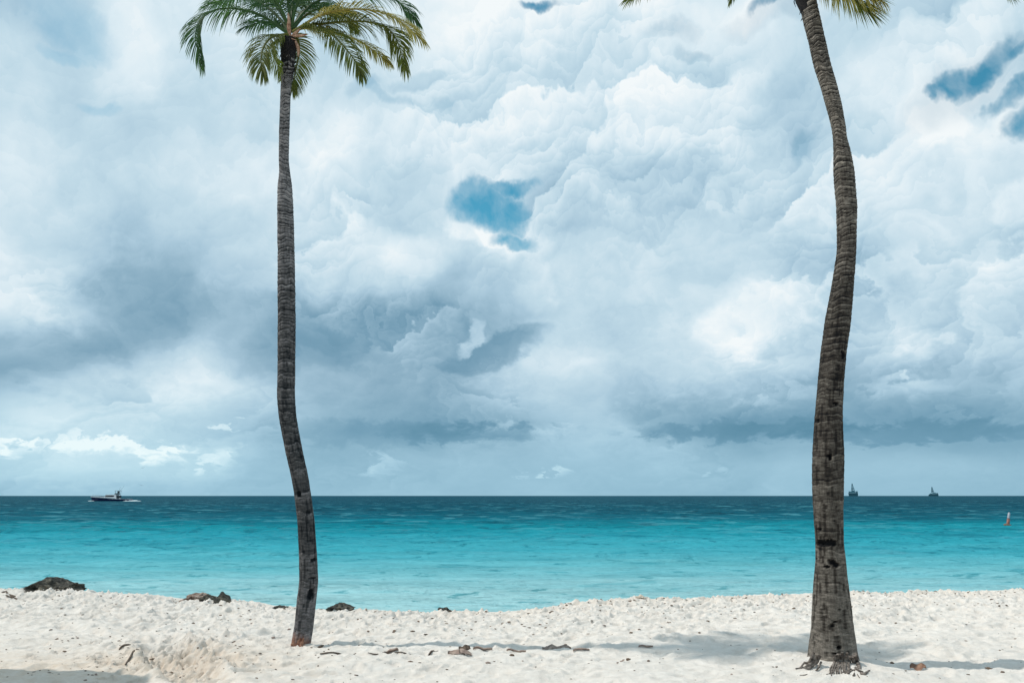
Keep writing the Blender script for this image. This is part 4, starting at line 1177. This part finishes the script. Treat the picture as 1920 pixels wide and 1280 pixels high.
# ------------------------------------------------------------------ drill ships
m_ship = simple_mat('ship_hull_hazed', (0.012, 0.075, 0.11, 1), (0.018, 0.09, 0.125, 1), 0.6, .05, 0.001)  # blue distance haze is mixed into all three ship colours
m_ship2 = simple_mat('ship_deck_hazed', (0.05, 0.15, 0.20, 1), (0.07, 0.19, 0.24, 1), 0.6, .05, 0.001)
m_ship3 = simple_mat('ship_pale_hazed', (0.18, 0.34, 0.40, 1), (0.22, 0.38, 0.44, 1), 0.6, .05, 0.001)
def ship(px, sc, label, variant):
    p = at(px, 929, 4000.0); p.z = SEA
    root = empty('drilling_ship', p, -math.atan2(p.x, p.y))
    tag(root, label, 'ship', 'drilling ships on the horizon')
    mb = MB()
    if variant == 0:
        prof_ = [(-22, 0), (-22.5, 9), (-24.5, 16), (23.5, 16), (23.5, 9), (22.5, 0)]
    else:
        prof_ = [(-23, 0), (-22, 6), (-18, 11), (23.5, 12), (24.5, 6), (23.5, 0)]
    n = len(prof_)
    for yv, k in ((0, 1), (90, 1)):
        for (x, z) in prof_: mb.v.append((x * sc, yv, z * sc))
    mb.f.append(tuple(range(n))); mb.f.append(tuple(reversed(range(n, 2 * n))))
    for j in range(n): mb.f.append((j, n + j, n + (j + 1) % n, (j + 1) % n))
    mb.build('hull', m_ship, root)
    mb = MB()
    if variant == 0:
        mb.box(-19 * sc, 8 * sc, -0.8, 3, 14.6 * sc, 17.0 * sc); mb.build('bridge_front', m_ship3, root)
        mb = MB(); mb.box(-21 * sc, 11 * sc, 3.2, 30, 16.2 * sc, 25 * sc); mb.box(12.5 * sc, 23 * sc, 5, 30, 16.2 * sc, 25.5 * sc); mb.box(-7 * sc, 9 * sc, 10, 40, 25.2 * sc, 29 * sc)
        mb.build('superstructure', m_ship2, root)
        w, z0, z1, cx = 7.5, 29, 64, 0
    else:
        mb.box(-14 * sc, -4 * sc, 3.2, 30, 11.2 * sc, 15 * sc, .8); mb.box(-4 * sc, 14 * sc, 3, 30, 12.2 * sc, 19 * sc, 1.5); mb.box(14.2 * sc, 23 * sc, 5, 30, 12.2 * sc, 16.5 * sc)
        mb.build('superstructure', m_ship2, root)
        w, z0, z1, cx = 5.5, 18, 46, -1.5
    mb = MB()
    for (sx, sy) in ((-1, -1), (1, -1), (1, 1), (-1, 1)):
        mb.tube([((cx + sx * w) * sc, 20 + sy * w, z0 * sc), ((cx + sx * w * .75) * sc, 20 + sy * w * .8, (z0 + (z1 - z0) * .35) * sc), ((cx - 1 + sx * 1.4) * sc, 20 + sy * 1.4, z1 * sc)], [1.5, 1.3, .9], 6)
    for q in range(7):
        s = q / 6; ww = w * (1 - s) + 1.4 * s; zz_ = (z0 + (z1 - z0) * s) * sc
        mb.box((cx - ww) * sc, (cx + ww) * sc, 20 - ww, 20 + ww, zz_, zz_ + 1.1 * sc)
    mb.box((cx - w * 1.0) * sc, (cx + w * 1.05) * sc, 14, 26, (z0 + (z1 - z0) * .22) * sc, (z0 + (z1 - z0) * .33) * sc)
    mb.tube([((cx - 1) * sc, 20, z0 * sc), ((cx - 1) * sc, 20, (z1 + 3) * sc)], 1.4, 6)
    mb.build('derrick', m_ship2, root)
ship(1600, 1.0, 'nearer larger drilling ship with tall derrick just right of the thick palm', 0)
ship(1750, 1.0, 'smaller lower drilling ship farther right on the horizon', 1)

# ------------------------------------------------------------------ marker buoy
m_org = simple_mat('faded_orange', (0.20, 0.075, 0.055, 1), (0.30, 0.14, 0.11, 1), 0.5, 6)
m_wht = simple_mat('buoy_white', (0.30, 0.30, 0.33, 1), (0.46, 0.46, 0.50, 1), 0.5, 6)
bp = at(1889.5, 984, 55.0); bp.z = SEA
buoy = empty('marker_buoy', bp, 0)
buoy.rotation_euler = (0, math.radians(14), 0)
tag(buoy, 'thin dull orange and pale grey pole buoy leaning right in the water at far right', 'buoy')
def lathe(pr, n=18):
    mb = MB()
    for (r, z) in pr:
        for j in range(n): mb.v.append((r * math.cos(2 * PI * j / n), r * math.sin(2 * PI * j / n), z))
    for i in range(len(pr) - 1):
        for j in range(n): mb.f.append((i * n + j, i * n + (j + 1) % n, (i + 1) * n + (j + 1) % n, (i + 1) * n + j))
    mb.f.append(tuple(reversed(range(n)))); mb.f.append(tuple(range((len(pr) - 1) * n, len(pr) * n)))
    return mb
lathe([(.08, -.3), (.10, .05), (.09, .50)]).build('lower_post', m_org, buoy, True)
lathe([(.091, .501), (.085, .56), (.075, .86), (.05, .93), (.02, .95)]).build('upper_post', m_wht, buoy, True)
lathe([(.20, -.12), (.26, -.04), (.26, .03), (.18, .10), (.125, .11)]).build('float_collar', m_bit, buoy, True)

# ------------------------------------------------------------------ two far gulls
m_gull = simple_mat('grey_feathers', (0.10, 0.12, 0.14, 1), (0.2, 0.22, 0.24, 1), 0.8, 5)
def gull(px, py, Yd, bank, label):
    p = at(px, py, Yd)
    mb = MB()
    sp = [(-.65, .10, .05), (-.35, .02, .16), (-.08, 0, .05), (.08, 0, .05), (.35, .02, .16), (.65, .10, .05)]
    ch = [.03, .14, .20, .20, .14, .03]
    for (x, y, z), c_ in zip(sp, ch):
        mb.v += [(x, y - c_ / 2, z), (x, y + c_ / 2, z), (x, y, z - 0.03)]
    for i in range(5):
        a = 3 * i; b = a + 3
        mb.f += [(a, b, b + 1, a + 1), (a + 1, b + 1, b + 2, a + 2), (a + 2, b + 2, b, a)]
    mb.tube([(0, -.30, .02), (0, -.22, .03), (0, -.08, .02), (0, .12, .0), (0, .30, .01)], [.01, .045, .065, .05, .02], 8)
    o = mb.build('seagull', m_gull, None, True); o.location = p; o.rotation_euler = (0, bank, 0.7)
    tag(o, label, 'bird', 'distant gulls over the sea')
gull(264.5, 909.5, 230, 0.2, 'tiny gull low over the sea just right of the motor boat')
gull(268, 877, 260, -0.3, 'tiny gull higher in the sky above the other one')

# ------------------------------------------------------------------ leafy tree beyond the left edge, whose shade falls on the sand
tree = empty('shade_tree', (-8.55, 6.62, gz(-8.55, 6.62)))
tag(tree, 'leafy beach tree just beyond the left edge, known by its shade on the sand', 'tree')
mb = MB()
mb.tube([(0, 0, -.2), (.1, .05, .9), (.3, .0, 2.4), (.6, -.1, 3.8)], [.17, .13, .11, .07], 12)
for k in range(9):
    a = k * 0.7; mb.tube([(.2, 0, 2.1 + .1 * k), (.4 + .6 * math.cos(a), .4 * math.sin(a), 3.1 + .1 * k), (.5 + 1.3 * math.cos(a), .8 * math.sin(a), 3.6 + .12 * k)], [.05, .035, .015], 7)
mb.build('trunk', m_root, tree, True)
mb = MB()
for k in range(7500):
    a = random.uniform(0, 2 * PI); rr_ = random.random() ** 0.4
    q = Vector((.6 + 1.75 * rr_ * math.cos(a), .05 + 0.92 * rr_ * math.sin(a), 4.1 + random.uniform(-.6, .6) * (1.1 - rr_ * .6)))
    s = random.uniform(.07, .13)
    n_ = Vector((random.uniform(-.7, .7), random.uniform(-.7, .7), 1)).normalized(); t1 = n_.cross(Vector((random.random(), random.random(), .1))).normalized(); t2 = n_.cross(t1)
    k0 = len(mb.v)
    for j in range(6): mb.v.append(tuple(q + t1 * s * math.cos(j * PI / 3) + t2 * s * .8 * math.sin(j * PI / 3)))
    mb.f.append(tuple(range(k0, k0 + 6)))
mb.build('crown', m_olive, tree)
scene.cycles.use_denoising = True
scene.cycles.max_bounces = 5
scene.cycles.sample_clamp_indirect = 6.0
